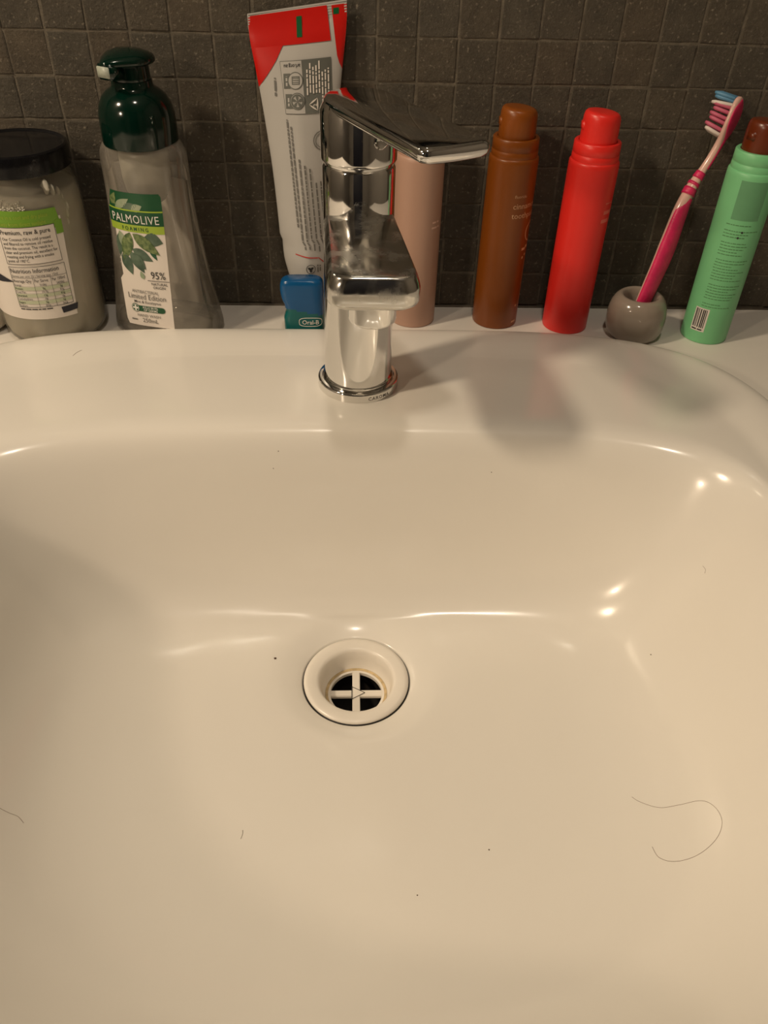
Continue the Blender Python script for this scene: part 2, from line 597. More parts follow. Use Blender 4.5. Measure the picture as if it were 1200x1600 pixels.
tm = [tile_mesh(k) for k in range(12)]
rnd = random.Random(3)
far_V, far_F = [], []
for r in range(-46, 8):
    for c in range(-29, 48):
        cx, cz = GX + (c + 0.5) * T, GZ - (r + 0.5) * T
        if cx - 12 < X0 or cx + 12 > X1 or cz + 12 > Z1 or (-600 < cx < 600 and 1140 < cz < 1830):
            continue
        if -2 <= r <= 7 and -3 <= c <= 21:
            o = bpy.data.objects.new('tile', tm[rnd.randrange(12)])
            COL.objects.link(o)
            o.parent = wall
            o.location = Vector((cx + rnd.uniform(-.35, .35), WALL + rnd.uniform(-.12, .2), cz + rnd.uniform(-.35, .35))) * S
            o.rotation_euler = (rnd.uniform(-.006, .006), rnd.uniform(-.015, .015) + rnd.choice((0, math.pi)), rnd.uniform(-.006, .006))
            # the random half turns about Y keep the face towards the room
        elif -2 <= r <= 7 or r < -2:
            b = len(far_V)
            h, e = 11.8, 10.8
            y = WALL + rnd.uniform(0, .4)
            far_V += [(cx - h, y + 1, cz - h), (cx + h, y + 1, cz - h), (cx + h, y + 1, cz + h), (cx - h, y + 1, cz + h),
                      (cx - e, y, cz - e), (cx + e, y, cz - e), (cx + e, y, cz + e), (cx - e, y, cz + e)]
            far_F += [(b + 4, b + 5, b + 6, b + 7)] + [(b + i, b + (i + 1) % 4, b + 4 + (i + 1) % 4, b + 4 + i) for i in range(4)]
tag(mk('tiling', far_V, far_F, TILE_MATS[0], wall, smooth=False), kind='stuff')

mir = thing('unseen_mirror', (0, WALL, 1140), 'wide wall mirror above the tiled splashback, added unseen for the tap to reflect', 'mirror')  # invented mirror out of view, added to darken what the lever reflects
mk('mirror_frame', *join(box(-604, 604, -14, 3, -4, 4, 1), box(-604, 604, -14, 3, 686, 694, 1), box(-604, -596, -14, 3, 4, 686, 1), box(596, 604, -14, 3, 4, 686, 1)), M['lid'], mir, smooth=False)
mk('mirror_glass', *box(-596, 596, -8, 0, 4, 686), M['mirror'], mir, smooth=False)

# ================================================================== washbasin
CX = 2.0


def ring(spec, seg=320):
    z, yb, yf, cy, aL, aR, nl, nr = spec
    P = []
    for j in range(seg):
        t = 2 * math.pi * j / seg
        c, s = math.cos(t), math.sin(t)
        wgt = 0.5 + 0.5 * c
        n = nl * (1 - wgt) + nr * wgt
        r = (abs(c) ** n + abs(s) ** n) ** (-1 / n)
        x = CX + (aR if c > 0 else aL) * c * r
        y = cy + ((yb - cy) if s > 0 else (cy - yf)) * s * r
        P.append((x, y, z))
    return P


K = COUNTER - 269.3 * 0 - 0  # readability: K + dz below are heights over the worktop
top = [  # height over worktop, back, front, centre, half widths left/right, corner exponents
    (0.2, 500.0, 16, 292, 279, 262, 4.8, 4.0),
    (5.5, 503.5, 13, 292, 282, 265, 4.8, 4.0),
    (9.3, 501.5, 15, 292, 280, 263, 4.8, 4.0),
    (10.8, 496.0, 20, 292, 274, 257, 4.8, 4.0),
    (10.6, 488.0, 27, 292, 266, 249, 4.7, 3.9),
    (9.4, 479.0, 33, 292, 257, 241, 4.6, 3.8),
    (8.0, 470.0, 39, 292, 249, 234, 4.4, 3.7),
    (7.6, 460.0, 44, 292, 242, 230, 4.2, 3.6),
    (7.6, 410.0, 48, 292, 236, 227, 3.9, 3.5),
    (7.0, 394.0, 50, 292, 231, 224, 3.8, 3.45),
    (4.0, 386.0, 54, 292, 226, 220, 3.7, 3.4),
    (-3.0, 380.5, 58, 292, 220, 215, 3.6, 3.35),
    (-16.0, 375.5, 63, 292, 210, 208, 3.5, 3.3),
    (-40.0, 369.5, 72, 292, 194, 195, 3.1, 3.2),
    (-66.0, 363.0, 86, 292, 176, 180, 2.75, 3.1),
    (-84.0, 356.5, 104, 292, 157, 165, 2.5, 3.0),
    (-95.0, 350.0, 130, 293, 134, 149, 2.35, 2.8),
    (-101.5, 344.5, 166, 294, 107, 128, 2.2, 2.6),
    (-105.0, 341.0, 205, 295, 78, 94, 2.1, 2.4),
    (-107.5, 339.0, 246, 296, 51, 55, 2.1, 2.1),
    (-110.8, 334.0, 258.0, 296, 38.0, 38.0, 2.0, 2.0),
    (-113.3, 328.4, 263.6, 296, 32.4, 32.4, 2.0, 2.0),
]
dense = crom(top, 5)
R_in = [ring((COUNTER + d[0],) + tuple(d[1:])) for d in dense]
# rebate for the waste, then the outlet
for z, r in ((-115.0, 31.7), (-117.5, 30.0), (-121, 26.0), (-140, 22.5)):
    R_in.append(ring((COUNTER + z, 296 + r, 296 - r, 296, r, r, 2, 2)))
# outside skin of the bowl
for z, r in ((-140, 30.0), (-128, 42)):
    R_in.append(ring((COUNTER + z, 296 + r, 296 - r, 296, r, r, 2, 2)))
for d in reversed(top[13:20]):
    R_in.append(ring((COUNTER + d[0] - 10, d[1] + 9, d[2] - 9, d[3], d[4] + 9, d[5] + 9, d[6], d[7])))
R_in.append(ring((COUNTER - 30, 388, 54, 292, 222, 218, 3.6, 3.4)))
R_in.append(ring((COUNTER - 26, 478, 42, 292, 248, 236, 4.6, 3.8)))
R_in.append(ring((COUNTER + 0.2, 480, 38, 292, 254, 240, 4.7, 3.9)))
R_in.append(R_in[0])
bV, bF = loft(R_in, False, False)
BASE = (CX, 292, COUNTER)
basin = thing('washbasin', BASE, 'wide cream-white ceramic washbasin with rounded rim set in the worktop', 'basin')
mk('basin_bowl', [(x - BASE[0], y - BASE[1], z - BASE[2]) for x, y, z in bV], bF, M['ceramic'], basin)
bvh = BVHTree.FromPolygons([Vector(v) for v in bV], bF)


def drop(x, y):
    h = bvh.ray_cast(Vector((x, y, COUNTER + 200)), Vector((0, 0, -1)))
    return h[0], h[1]


# ------------------------------------------------------------------ basin waste
DR = (CX, 296, COUNTER - 113.2)
dz = 1.0
waste = thing('basin_waste', DR, 'round white plastic plughole waste with cross grid in the basin floor', 'drain')
prof = [(20.5, -60), (20.5, -16)] + [(20.5, -15.5), (24.5, -6.0), (31.0, -1.2)] + [(31.2, 0.2), (30.6, 1.2), (28.5, 1.35),
        (24.0, 0.9), (22.6, 0.2), (21.8, -1.2), (21.0, -6.0), (19.8, -11.5), (18.9, -12.6), (18.6, -13.2), (18.6, -58), (20.5, -60)]
mk('flange', *lathe(prof, 72, cap0=False, cap1=False), M['plastic_white'], waste)
# thin dark joint round the flange
mk('joint_shadow_gap', *lathe([(31.0, -0.5), (31.6, -0.7), (31.6, -1.8), (31.0, -1.8)], 72, cap0=False, cap1=False), M['black_hole'], waste)
# the grid: a disc with four quarter openings
GZd = -13.0


def grid_plate():
    bm = bmesh.new()
    Ro, Ri, hw = 18.6, 15.6, 2.3
    n = 64
    V, F = [], []

    def v(x, y, z):
        V.append((x, y, z))
        return len(V) - 1
    # rim ring (top, inner wall)
    for i in range(n):
        a, b = 2 * math.pi * i / n, 2 * math.pi * (i + 1) / n
        p = [v(Ro * math.cos(a), Ro * math.sin(a), GZd), v(Ro * math.cos(b), Ro * math.sin(b), GZd),
             v(Ri * math.cos(b), Ri * math.sin(b), GZd), v(Ri * math.cos(a), Ri * math.sin(a), GZd)]
        q = [v(Ri * math.cos(b), Ri * math.sin(b), GZd - 2.5), v(Ri * math.cos(a), Ri * math.sin(a), GZd - 2.5)]
        F.append(tuple(p))
        F.append((p[3], p[2], q[0], q[1]))
    bm.free()
    return V, F


gr = mk('grid', *join(grid_plate(), box(-15.9, 15.9, -2.3, 2.3, GZd - 2.5, GZd + 0.02, 0.4),
                      box(-2.3, 2.3, -15.9, 15.9, GZd - 2.5, GZd + 0.05, 0.4),
                      lathe([(5.2, GZd - 2.5), (5.2, GZd + 0.1), (4.8, GZd + 0.4), (0.5, GZd + 0.5)], 3, 0.6, 0),
                      ), M['plastic_white'], waste, auto=30)
mk('centre_groove', *join(*[tube_path([(5.2 * math.cos(2 * math.pi * k / 3), 5.2 * math.sin(2 * math.pi * k / 3), GZd + 0.35),
                                       (5.2 * math.cos(2 * math.pi * (k + 1) / 3), 5.2 * math.sin(2 * math.pi * (k + 1) / 3), GZd + 0.35)], 0.22, 6)
                            for k in range(3)]), M['black_hole'], waste)
mk('limescale_ring', *lathe([(17.0, GZd + 0.05), (18.7, GZd + 0.35)], 64, cap0=False, cap1=False), M['scale_stain'], waste)
mk('dark_outlet', *lathe([(18.4, GZd - 3), (18.4, -55), (0.5, -55)], 40, cap0=False, cap1=True), M['black_hole'], waste)
mk('tail_pipe', *lathe([(21, -60), (16, -64), (16, -170)], 32, cap0=False, cap1=False), M['chrome'], waste)

# ================================================================== worktop and cabinet
hole = [(CX + (x - CX) * 1.0, y, 0) for x, y, z in ring((0, 484, 34, 292, 258, 244, 4.7, 3.9))]
WX0, WX1, WY0, WY1 = -560.0, 520.0, -25.0, WALL - 0.6


def rect_pt(x, y):
    dx, dy = x - CX, y - 292
    t = min(((WX1 - CX) / dx) if dx > 1e-6 else 1e9, ((WX0 - CX) / dx) if dx < -1e-6 else 1e9,
            ((WY1 - 292) / dy) if dy > 1e-6 else 1e9, ((WY0 - 292) / dy) if dy < -1e-6 else 1e9)
    return (CX + dx * t, 292 + dy * t, 0)


outer = [rect_pt(x, y) for x, y, z in hole]
for cnr in ((WX0, WY0), (WX1, WY0), (WX0, WY1), (WX1, WY1)):
    k = min(range(len(outer)), key=lambda i: (outer[i][0] - cnr[0]) ** 2 + (outer[i][1] - cnr[1]) ** 2)
    outer[k] = (cnr[0], cnr[1], 0)
wt = thing('worktop', (0, 292, COUNTER), 'pale laminate worktop around the basin, running back to the tiled wall', 'worktop')
rs = [[(x, y - 292, -25) for x, y, z in hole], [(x, y - 292, 0) for x, y, z in hole],
      [(x, y - 292, 0) for x, y, z in outer], [(x, y - 292, -25) for x, y, z in outer],
      [(x, y - 292, -25) for x, y, z in hole]]
mk('worktop_slab', *loft(rs, False, False), M['counter'], wt, auto=25)
mk('sealant_strip', *box(WX0, WX1, WALL - 292 - 1.6, WALL - 292 - 0.3, 0, 1.2), M['grout'], wt)

cab = thing('vanity_cabinet', (0, 292, 0), 'pale laminate vanity cabinet under the worktop', 'cabinet')
CT = COUNTER - 25.2
mk('carcass', *join(box(WX0 + 10, WX0 + 28, -295, 262, 90, CT), box(WX1 - 28, WX1 - 10, -295, 262, 90, CT),
                    box(WX0 + 28, WX1 - 28, -295, 262, 90, 108), box(WX0 + 28, WX1 - 28, 250, 262, 108, CT),
                    box(WX0 + 28, WX1 - 28, -255, 250, 0, 90)), M['cabinet'], cab, smooth=False)
for k in range(2):
    a = WX0 + 12 + k * 530
    d = mk('cabinet_door', *box(a, a + 522, -314, -296, 92, CT - 3, 1.5), M['cabinet'], cab, smooth=False)
    mk('door_pull', *box(a + (480 if k == 0 else 30), a + (492 if k == 0 else 42), -336, -314, 600, 740, 3), M['chrome'], d)

# ================================================================== tap
FX, FY, FZ = 3.6, 434.6, DECK - 0.3
tap = thing('mixer_tap', (FX, FY, FZ), 'chrome single-lever mixer tap standing on the back of the basin', 'tap')
mk('base_ring', *lathe([(25, 0)] + [(25, 4.6)] + arc(25, 4.6, 23.8, 5.8, 4, False) + [(22.4, 6.0), (22.0, 5.2), (21.6, 5.0), (21.3, 7.0), (20.2, 7.6)], 96),
   M['chrome'], tap, auto=40)
H_SP0, H_SP1 = 93.0, 108.5     # underside and top of the spout
mk('tap_body', *lathe([(20.7, 6.5), (20.5, 20), (20.0, 60), (19.6, 92), (19.3, 112), (19.2, 131), (18.4, 132.4), (17.6, 132.6)], 96),
   M['chrome'], tap, auto=40)


def spout_ring(z, inset):
    """plan outline of the spout: half round behind, flaring to a straight end towards the viewer"""
    P = []
    r = 19.6 - inset
    n = 24
    hw, L, ox = 22.2 - inset, 91.0 - inset, 6.3      # end half width, reach, end offset to the right
    rc = 9.0
    # right side going forward
    for i in range(n + 1):
        a = math.pi - math.pi * i / n          # back half circle from left to right
        P.append((r * math.cos(a), r * math.sin(a), z))
    ns = 8
    for i in range(1, ns + 1):
        t = i / ns
        P.append((r + (ox + hw - r) * t, -(L - rc) * t, z))
    for i in range(1, 7):
        a = math.pi / 2 * i / 6
        P.append((ox + hw - rc + rc * math.cos(a), -(L - rc) - rc * math.sin(a), z))
    for i in range(1, 6):
        t = i / 6
        P.append((ox + (hw - rc) * (1 - 2 * t), -L, z))
    for i in range(0, 7):
        a = math.pi / 2 * i / 6
        P.append((ox - hw + rc - rc * math.sin(a), -(L - rc) - rc * math.cos(a), z))
    for i in range(1, ns):
        t = 1 - i / ns
        P.append((-r + (ox - hw + r) * t, -(L - rc) * t, z))
    return P


def sink(P, d):
    """underside: rises towards the end"""
    return [(x, y, z + d * max(0, min(1, -y / 91.0))) for x, y, z in P]


sp = [sink(spout_ring(H_SP0 - 7.5, 9.0), 5.0), sink(spout_ring(H_SP0 - 7.0, 5.6), 4.8), sink(spout_ring(H_SP0 - 5.4, 2.8), 4.4), sink(spout_ring(H_SP0 - 3.0, 0.9), 3.6),
      sink(spout_ring(H_SP0 + 0.5, 0.1), 2.0), spout_ring(H_SP1 - 7.0, 0.0), spout_ring(H_SP1 - 4.6, 0.55), spout_ring(H_SP1 - 1.4, 1.7), spout_ring(H_SP1 - 0.4, 2.4), spout_ring(H_SP1, 3.4)]
mk('spout', *loft(sp), M['chrome_worn'], tap, auto=38)
mk('aerator', *lathe([(9.8, 79.8), (10.6, 79.6), (11.6, 80.4), (11.9, 81.5), (11.9, 92.0)], 64, 6.2, -73.0), M['chrome'], tap, auto=40)
mk('aerator_mesh', *lathe([(9.7, 79.9), (0.3, 80.6)], 40, 6.2, -73.0, cap0=False, cap1=True), M['black_hole'], tap)
mk('lever_cartridge', *lathe([(17.8, 132.4), (17.8, 134.0)] + arc(18.9, 134.0, 19.9, 135.2, 4, True) + [(19.9, 136), (19.9, 158), (17.5, 162.4)], 96),
   M['chrome'], tap, auto=40)
LA = math.radians(-90 + 26)          # lever points to the viewer, swung to the right


def lever_ring(z, inset):
    P = []
    r, hw, L, rc = 18.0 - inset, 17.6 - inset, 94.0 - inset, 4.5
    n = 28
    for i in range(n + 1):
        a = math.pi / 2 + math.pi * i / n
        P.append((r * math.cos(a), r * math.sin(a)))
    for i in range(1, 10):
        t = i / 10
        P.append(((L - rc) * t, -r + (r - hw) * t))
    for i in range(0, 7):
        a = math.pi / 2 * i / 6
        P.append((L - rc + rc * math.sin(a), -hw + rc - rc * math.cos(a)))
    for i in range(1, 5):
        P.append((L + 0.9 * math.sin(math.pi * i / 5), -hw + rc + (2 * hw - 2 * rc) * i / 5))
    for i in range(0, 7):
        a = math.pi / 2 * i / 6
        P.append((L - rc + rc * math.cos(a), hw - rc + rc * math.sin(a)))
    for i in range(1, 10):
        t = 1 - i / 10
        P.append(((L - rc) * t, r + (hw - r) * t))
    c, s = math.cos(LA), math.sin(LA)
    return [(x * c - y * s, x * s + y * c, z + 0.006 * x) for x, y in P]


lv = [lever_ring(157.0, 3.0), lever_ring(158.0, 1.2), lever_ring(159.4, 0.3), lever_ring(161.6, 0.0), lever_ring(163.0, 0.35), lever_ring(163.9, 1.2),
      lever_ring(164.3, 2.2)]
mk('lever', *loft(lv), M['chrome_top'], tap, auto=38)
bt = mk('temperature_button', *lathe([(4.2, -1.0), (4.2, 0.8), (3.6, 1.3), (3.2, 1.0), (0.3, 0.9)], 28), M['chrome'], tap,
        loc=(19.6 * math.sin(math.radians(33)), -19.6 * math.cos(math.radians(33)), 147.5), auto=40)
bt.rotation_euler = (math.pi / 2, 0, math.radians(33))
pr = Print(lambda u, v, l: ((25.0 + l) * math.sin(u / 25), -(25.0 + l) * math.cos(u / 25), v), 0.06)
pr.text('CAROMA', 6.0, 1.4, 3.2, M['chrome_dark'], 1, 0.01, track=1.15)
pr.build('engraved_name', tap)


# ================================================================== pump toothpaste tubes
def pump_tube(x, y, body, head, label, group, prints=None, turn=0, down=0.0):
    t = thing('toothpaste_tube', (x, y, COUNTER), label, 'toothpaste', group)
    mk('tube_body', *lathe([(14.8, 0), (15.6, 0.3), (16.0, 1.4), (16.1, 30), (16.1, 113), (15.9, 115.2), (15.2, 116.2), (14.4, 116.4)], 72), body, t, auto=45)
    mk('collar', *lathe([(14.9, 115.8), (15.05, 117), (14.95, 119.6), (14.6, 120.0), (14.6, 120.4), (14.9, 120.8), (14.75, 126.6), (14.2, 127.2), (12.2, 127.2), (12.0, 124)], 72), body, t, auto=45)
    # pump head: domed cap whose top slopes down to the nozzle side
    rings = []
    for r, z, k in [(11.7, 123 - down, 0), (11.75, 127 - down, 0), (11.7, 137.5 - down, 0.2), (11.5, 140.6 - down, 0.6), (10.9, 142.6 - down, 0.9), (9.9, 143.6 - down, 1.0), (8.6, 144.0 - down, 1.0), (5, 144.2 - down, 1.0), (0.6, 144.2 - down, 1.0)]:
        rings.append([(r * math.cos(2 * math.pi * j / 48), r * math.sin(2 * math.pi * j / 48),
                       z - k * 1.0 * r / 11.7 * math.cos(2 * math.pi * j / 48)) for j in range(48)])
    h = mk('pump_head', *loft(rings), head, t, auto=45)
    nz = mk('nozzle', *join(box(-12.1, -9.5, -3.2, 3.2, 133.4 - down, 138.4 - down, 0.5)), head, h)
    h.rotation_euler.z = turn
    if prints:
        p = Print(lambda u, v, l: ((16.1 + l) * math.sin(u / 16.1), -(16.1 + l) * math.cos(u / 16.1), v), 0.08)
        prints(p)
        p.build('printed_text', t)
    return t


G_T = 'pump toothpaste tubes along the wall'


def pr_brown(p):
    p.text('fluoride', 0.8, 93.2, 2.8, M['brown_ink'], 1)
    p.text('cinnamon', 0.3, 86.2, 5.2, M['brown_ink'], 1, 0.008)
    p.text('toothpaste', 0.1, 80.0, 5.2, M['brown_ink'], 1, 0.008)
    p.disc(20.0, 69, 7.0, M['brown_ink'], 1, 6.0)
    p.rect(11.5, 57.0, 15.5, 58.8, M['brown_ink'], 1)
    p.rect(15.5, 58.0, 19.0, 60.0, M['brown_ink'], 1)
    p.disc(13.6, 51.8, 1.0, M['brown_ink'], 1)
    p.disc(16.4, 53.4, 1.0, M['brown_ink'], 1)
    p.rect(17.4, 16, 17.9, 50, M['brown_ink'], 1)
    p.disc(13.6, 16.5, 0.9, M['brown_ink'], 1)
    p.rect(11.0, 3.6, 15.6, 5.0, M['brown_ink'], 1)


def pr_red(p):
    p.words(9.5, 18, 91.6, 0.9, M['red_ink'], 1)
    p.words(9.0, 19, 85.0, 2.4, M['red_ink'], 1)
    p.words(8.0, 19, 79.5, 2.4, M['red_ink'], 1)


def pr_pink(p):
    p.words(10.0, 17, 74.5, 1.2, M['pink_ink'], 1)
    p.words(9.5, 17, 71.0, 1.2, M['pink_ink'], 1)


def pr_mint(p):
    p.rect(-12.5, 88, 5.0, 112, M['mint_patch'], 1)
    v = 84.5
    k = 0
    while v > 27:
        k += 1
        if k in (2, 5, 10, 18, 24):
            v -= 2.0
        e = random.uniform(1, 8) if k % 4 else random.uniform(-6, 2)
        p.words(-14.5 + random.uniform(0, .6), e, v, 0.55, M['mint_ink'], 1)
        v -= 1.95
    p.disc(-3.0, 80.6, 0.7, M['ink'], 2)
    p.disc(-4.6, 77.0, 0.7, M['ink'], 2)
    p.rect(-17.5, 9.0, -7.5, 26.0, M['lab_white'], 1)
    u = -16.6
    while u < -8.6:
        wd = random.choice((0.35, 0.5, 0.8))
        p.rect(u, 11.8, u + wd, 25.2, M['ink'], 2)
        u += wd + random.choice((0.35, 0.5, 0.8))
    p.words(-16.6, -8.4, 9.8, 1.0, M['ink'], 2)


pump_tube(44.0, 538, M['pink'], M['pink'], 'pale pink pump toothpaste tube half hidden behind the chrome tap', G_T, pr_pink, 0, 7.0)
pump_tube(104.6, 537, M['brown'], M['brown'], 'cinnamon-brown pump toothpaste tube with brown pump head', G_T, pr_brown)
pump_tube(155.4, 530, M['red'], M['red'], 'bright red pump toothpaste tube', G_T, pr_red)
pump_tube(254.6, 516, M['mint'], M['pump_brown'], 'mint-green pump toothpaste tube with rust-brown pump head and a barcode', G_T, pr_mint, 0.4)

# ================================================================== coconut oil jar
JX, JY = -208.0, 522.8
jar = thing('glass_jar', (JX, JY, COUNTER), 'glass jar of coconut oil with black screw lid and printed label', 'jar')
mk('jar_glass', *lathe([(26, 0.1), (29.5, 0.6), (32.3, 3), (33.8, 7), (34.2, 12), (34.2, 86), (33.6, 92), (32.4, 99), (31.0, 103.5), (30.2, 107), (30.2, 113)], 80, cap1=False), M['glass'], jar)
mk('coconut_oil', *lathe([(24, 1.6), (29.5, 2.2), (31.6, 5), (32.9, 9), (33.1, 13), (33.1, 86), (32.6, 92), (31.2, 97.5), (27, 98.5), (2, 98)], 72), M['oil'], jar)
rn = random.Random(5)
crumbs = []
for k in range(520):
    a = rn.uniform(-1.3, 0.62)
    rr = 33.3
    z = 90 + abs(rn.gauss(0, 1)) * 3.6
    a0 = -0.2 + a * 0.8
    s_ = rn.uniform(0.3, 0.95)
    rz = min(rr, 33.3 - max(0, z - 91) * 0.24)
    crumbs.append(lathe([(s_ * .9, -s_ * .5), (s_ * .9, s_ * .5), (0.1, s_ * .8)], 5, 0, 0))
    crumbs[-1] = ([(v[0] + rz * math.sin(a0), v[1] - rz * math.cos(a0), v[2] + z) for v in crumbs[-1][0]], crumbs[-1][1])
tag(mk('oil_crumbs', *join(*crumbs), M['oil_crumb'], jar), kind='stuff')
lumps = []
for a, z, s_ in ((0.78, 103, 3.0), (0.90, 100, 2.4), (1.02, 98, 2.2), (1.08, 94, 2.3), (1.10, 89, 2.0), (1.07, 85, 1.8), (1.04, 80, 1.6)):
    rz = 33.0 if z < 92 else 31.0
    V, F = lathe([(s_ * .3, -s_ * 1.5), (s_ * .8, -s_ * .6), (s_ * .9, .2), (s_ * .5, s_ * 1.2), (.2, s_ * 1.5)], 9)
    V = [(v[0] * (0.8 + 0.3 * math.sin(i * 1.7)), v[1] * 0.5 + 0.6, v[2] + 0.4 * math.sin(i * 2.3)) for i, v in enumerate(V)]
    lumps.append(([(v[0] + rz * math.sin(a), v[1] - rz * math.cos(a), v[2] + z) for v in V], F))
mk('oil_lumps', *join(*lumps), M['oil_crumb'], jar)
lid = mk('lid', *lathe([(31.0, 109.6), (32.4, 109.8), (32.7, 111.0), (32.7, 119.5), (32.2, 121.4), (30.8, 122.2), (29.4, 121.8), (28.6, 121.2), (2, 121.2)], 96), M['lid'], jar, auto=35)
p = Print(lambda u, v, l: ((34.25 + l) * math.sin(u / 34.2), -(34.25 + l) * math.cos(u / 34.2), v), 0.10)
p.rect(-40, 21.5, 26.5, 30.0, M['lab_white'], 1, 2.0)
p.strip([(-40, 22.5), (-40, 30), (-40, 86)], [(25.5, 21.5), (27.2, 30), (30.4, 86)], M['lab_white'], 1, 34)
p.strip([(-40, 81.0), (-40, 93.5)], [(29.8, 79.5), (28.0, 91.6)], M['jar_green'], 2, 34)
p.strip([(25.4, 75.5), (25.4, 84)], [(30.2, 75.5), (30.4, 84)], M['jar_green'], 3, 4)
p.text('Store in a cool and dry place', 22.5, 87.4, 3.3, M['lab_lime'], 4, 0.008, 'RIGHT', sx=0.82)
p.text('away from direct sunlight', 20.5, 83.3, 3.3, M['lab_lime'], 4, 0.008, 'RIGHT', sx=0.82)
p.rect(-9.0, 59.0, 25.0, 82.4, M['lab_white'], 3)
p.frame(-9.0, 59.0, 25.0, 82.4, 0.28, M['ink'], 4)
p.text('Premium, raw & pure', -8.2, 78.0, 4.0, M['ink'], 5, 0.012, sx=0.86)
for i, s in enumerate(('Our Coconut Oil is cold pressed', 'and filtered to remove oil residue', 'from the coconut. The result is a', 'clear and premium oil, excellent for',
                       'roasting and frying with a smoke', 'point of 190°C.')):
    p.text(s, -7.8, 74.2 - i * 2.75, 2.7, M['ink'], 5, 0.006, sx=0.80)
p.frame(-9.0, 30.0, 25.6, 57.4, 0.28, M['ink'], 4)
p.text('Nutrition Information', -8.4, 53.4, 4.0, M['ink'], 5, 0.014, sx=0.84)
p.text('Serves per unit: 33 | Serving size: 15ml', -8.2, 50.6, 2.2, M['ink'], 5, 0.004, sx=0.82)
p.rect(-9.0, 50.0, 25.6, 50.2, M['ink'], 4)
p.text('Average Qty', -8.4, 47.2, 2.8, M['ink'], 5, 0.014, sx=0.80)
p.text('Per Serve', 4.9, 47.2, 2.8, M['ink'], 5, 0.014, sx=0.76)
p.text('Per 100ml', 15.4, 47.2, 2.8, M['ink'], 5, 0.014, sx=0.72)
rows = (('Energy', '510kJ', '3400kJ'), ('Protein', '0g', '0g'), ('Total Fat', '13.7g', '91g'), ('Saturated', '13g', '83g'),
        ('Carbohydrate', '0g', '0g'), ('Sugars', '0g', '0g'), ('Sodium', '0mg', '0mg'))
for i, rw in enumerate(rows):
    v = 44.6 - i * 2.35
    if i % 2:
        p.rect(-8.7, v - 0.45, 25.3, v + 1.85, M['row_green'], 4)
    p.text(rw[0], -8.4, v, 2.1, M['ink'], 5, 0.004, sx=0.8)
    p.text(rw[1], 9.6, v, 2.1, M['ink'], 5, 0.004, 'CENTER', sx=0.85)
    p.text(rw[2], 20.2, v, 2.1, M['ink'], 5, 0.004, 'CENTER', sx=0.85)
p.rect(4.2, 30.0, 4.4, 50.0, M['ink'], 4)
p.rect(14.8, 30.0, 15.0, 50.0, M['ink'], 4)
p.words(-8.5, 12.0, 28.4, 0.7, M['ink'], 4)
p.strip([(17.5, 24.4), (17.0, 28.6)], [(27.2, 25.0), (28.3, 29.0)], M['jar_navy'], 4, 6)
p.leaf(-42, 52.0, -8, 34, 7.0, M['jar_navy'], 4, 0.9)
p.build('jar_label', jar, 'white paper label with green band and nutrition table')

# a second jar just shows at the left edge of the picture
g2 = thing('small_glass_pot', (-263.0, 522, COUNTER), 'small rounded glass pot cut off by the left edge, beside the coconut oil jar', 'pot')
mk('pot_body', *lathe([(12, 0.1), (18, 0.8), (21.5, 4), (23, 10), (22.6, 17), (20, 22), (17, 24.5), (16, 26)], 48), M['oil'], g2)
mk('pot_lid', *lathe([(16.4, 25.6), (17.6, 26), (17.6, 33), (16.6, 34), (2, 34)], 48), M['lid'], g2, auto=35)

# ================================================================== foaming hand wash
SX, SY = -129.5, 524.0
TURN = math.radians(-14)
soap = thing('soap_dispenser', (SX, SY, COUNTER), 'clear foaming hand-wash bottle with dark green pump top and leafy label', 'soap dispenser')
soap_prof = [(35.5, 20.0, 0.3, 2.6), (37.6, 21.8, 1.6, 2.6), (38.2, 22.4, 5, 2.6), (36.8, 22.0, 14, 2.6), (34.0, 21.5, 30, 2.6), (31.2, 21.2, 50, 2.5), (28.8, 21.0, 70, 2.4), (27.2, 21.0, 90, 2.3),
             (27.0, 21.2, 104, 2.2), (27.2, 21.4, 114, 2.1), (26.4, 21.4, 119, 2.05), (24.6, 21.0, 122.5, 2.0), (22.0, 20.6, 125.5, 2.0), (21.2, 20.4, 128, 2.0)]


def soap_ab(z):
    P = soap_prof
    if z <= P[0][2]:
        return P[0][0], P[0][1], P[0][3]
    for q, r in zip(P, P[1:]):
        if q[2] <= z <= r[2]:
            t = (z - q[2]) / (r[2] - q[2])
            return tuple(q[i] + (r[i] - q[i]) * t for i in (0, 1, 3))
    return P[-1][0], P[-1][1], P[-1][3]


def soap_ring(a, b, z, n, seg=72):
    P = []
    for j in range(seg):
        t = 2 * math.pi * j / seg
        c, s = math.cos(t), math.sin(t)
        r = (abs(c) ** n + abs(s) ** n) ** (-1 / n)
        x, y = a * c * r, b * s * r
        P.append((x * math.cos(TURN) - y * math.sin(TURN), x * math.sin(TURN) + y * math.cos(TURN), z))
    return P


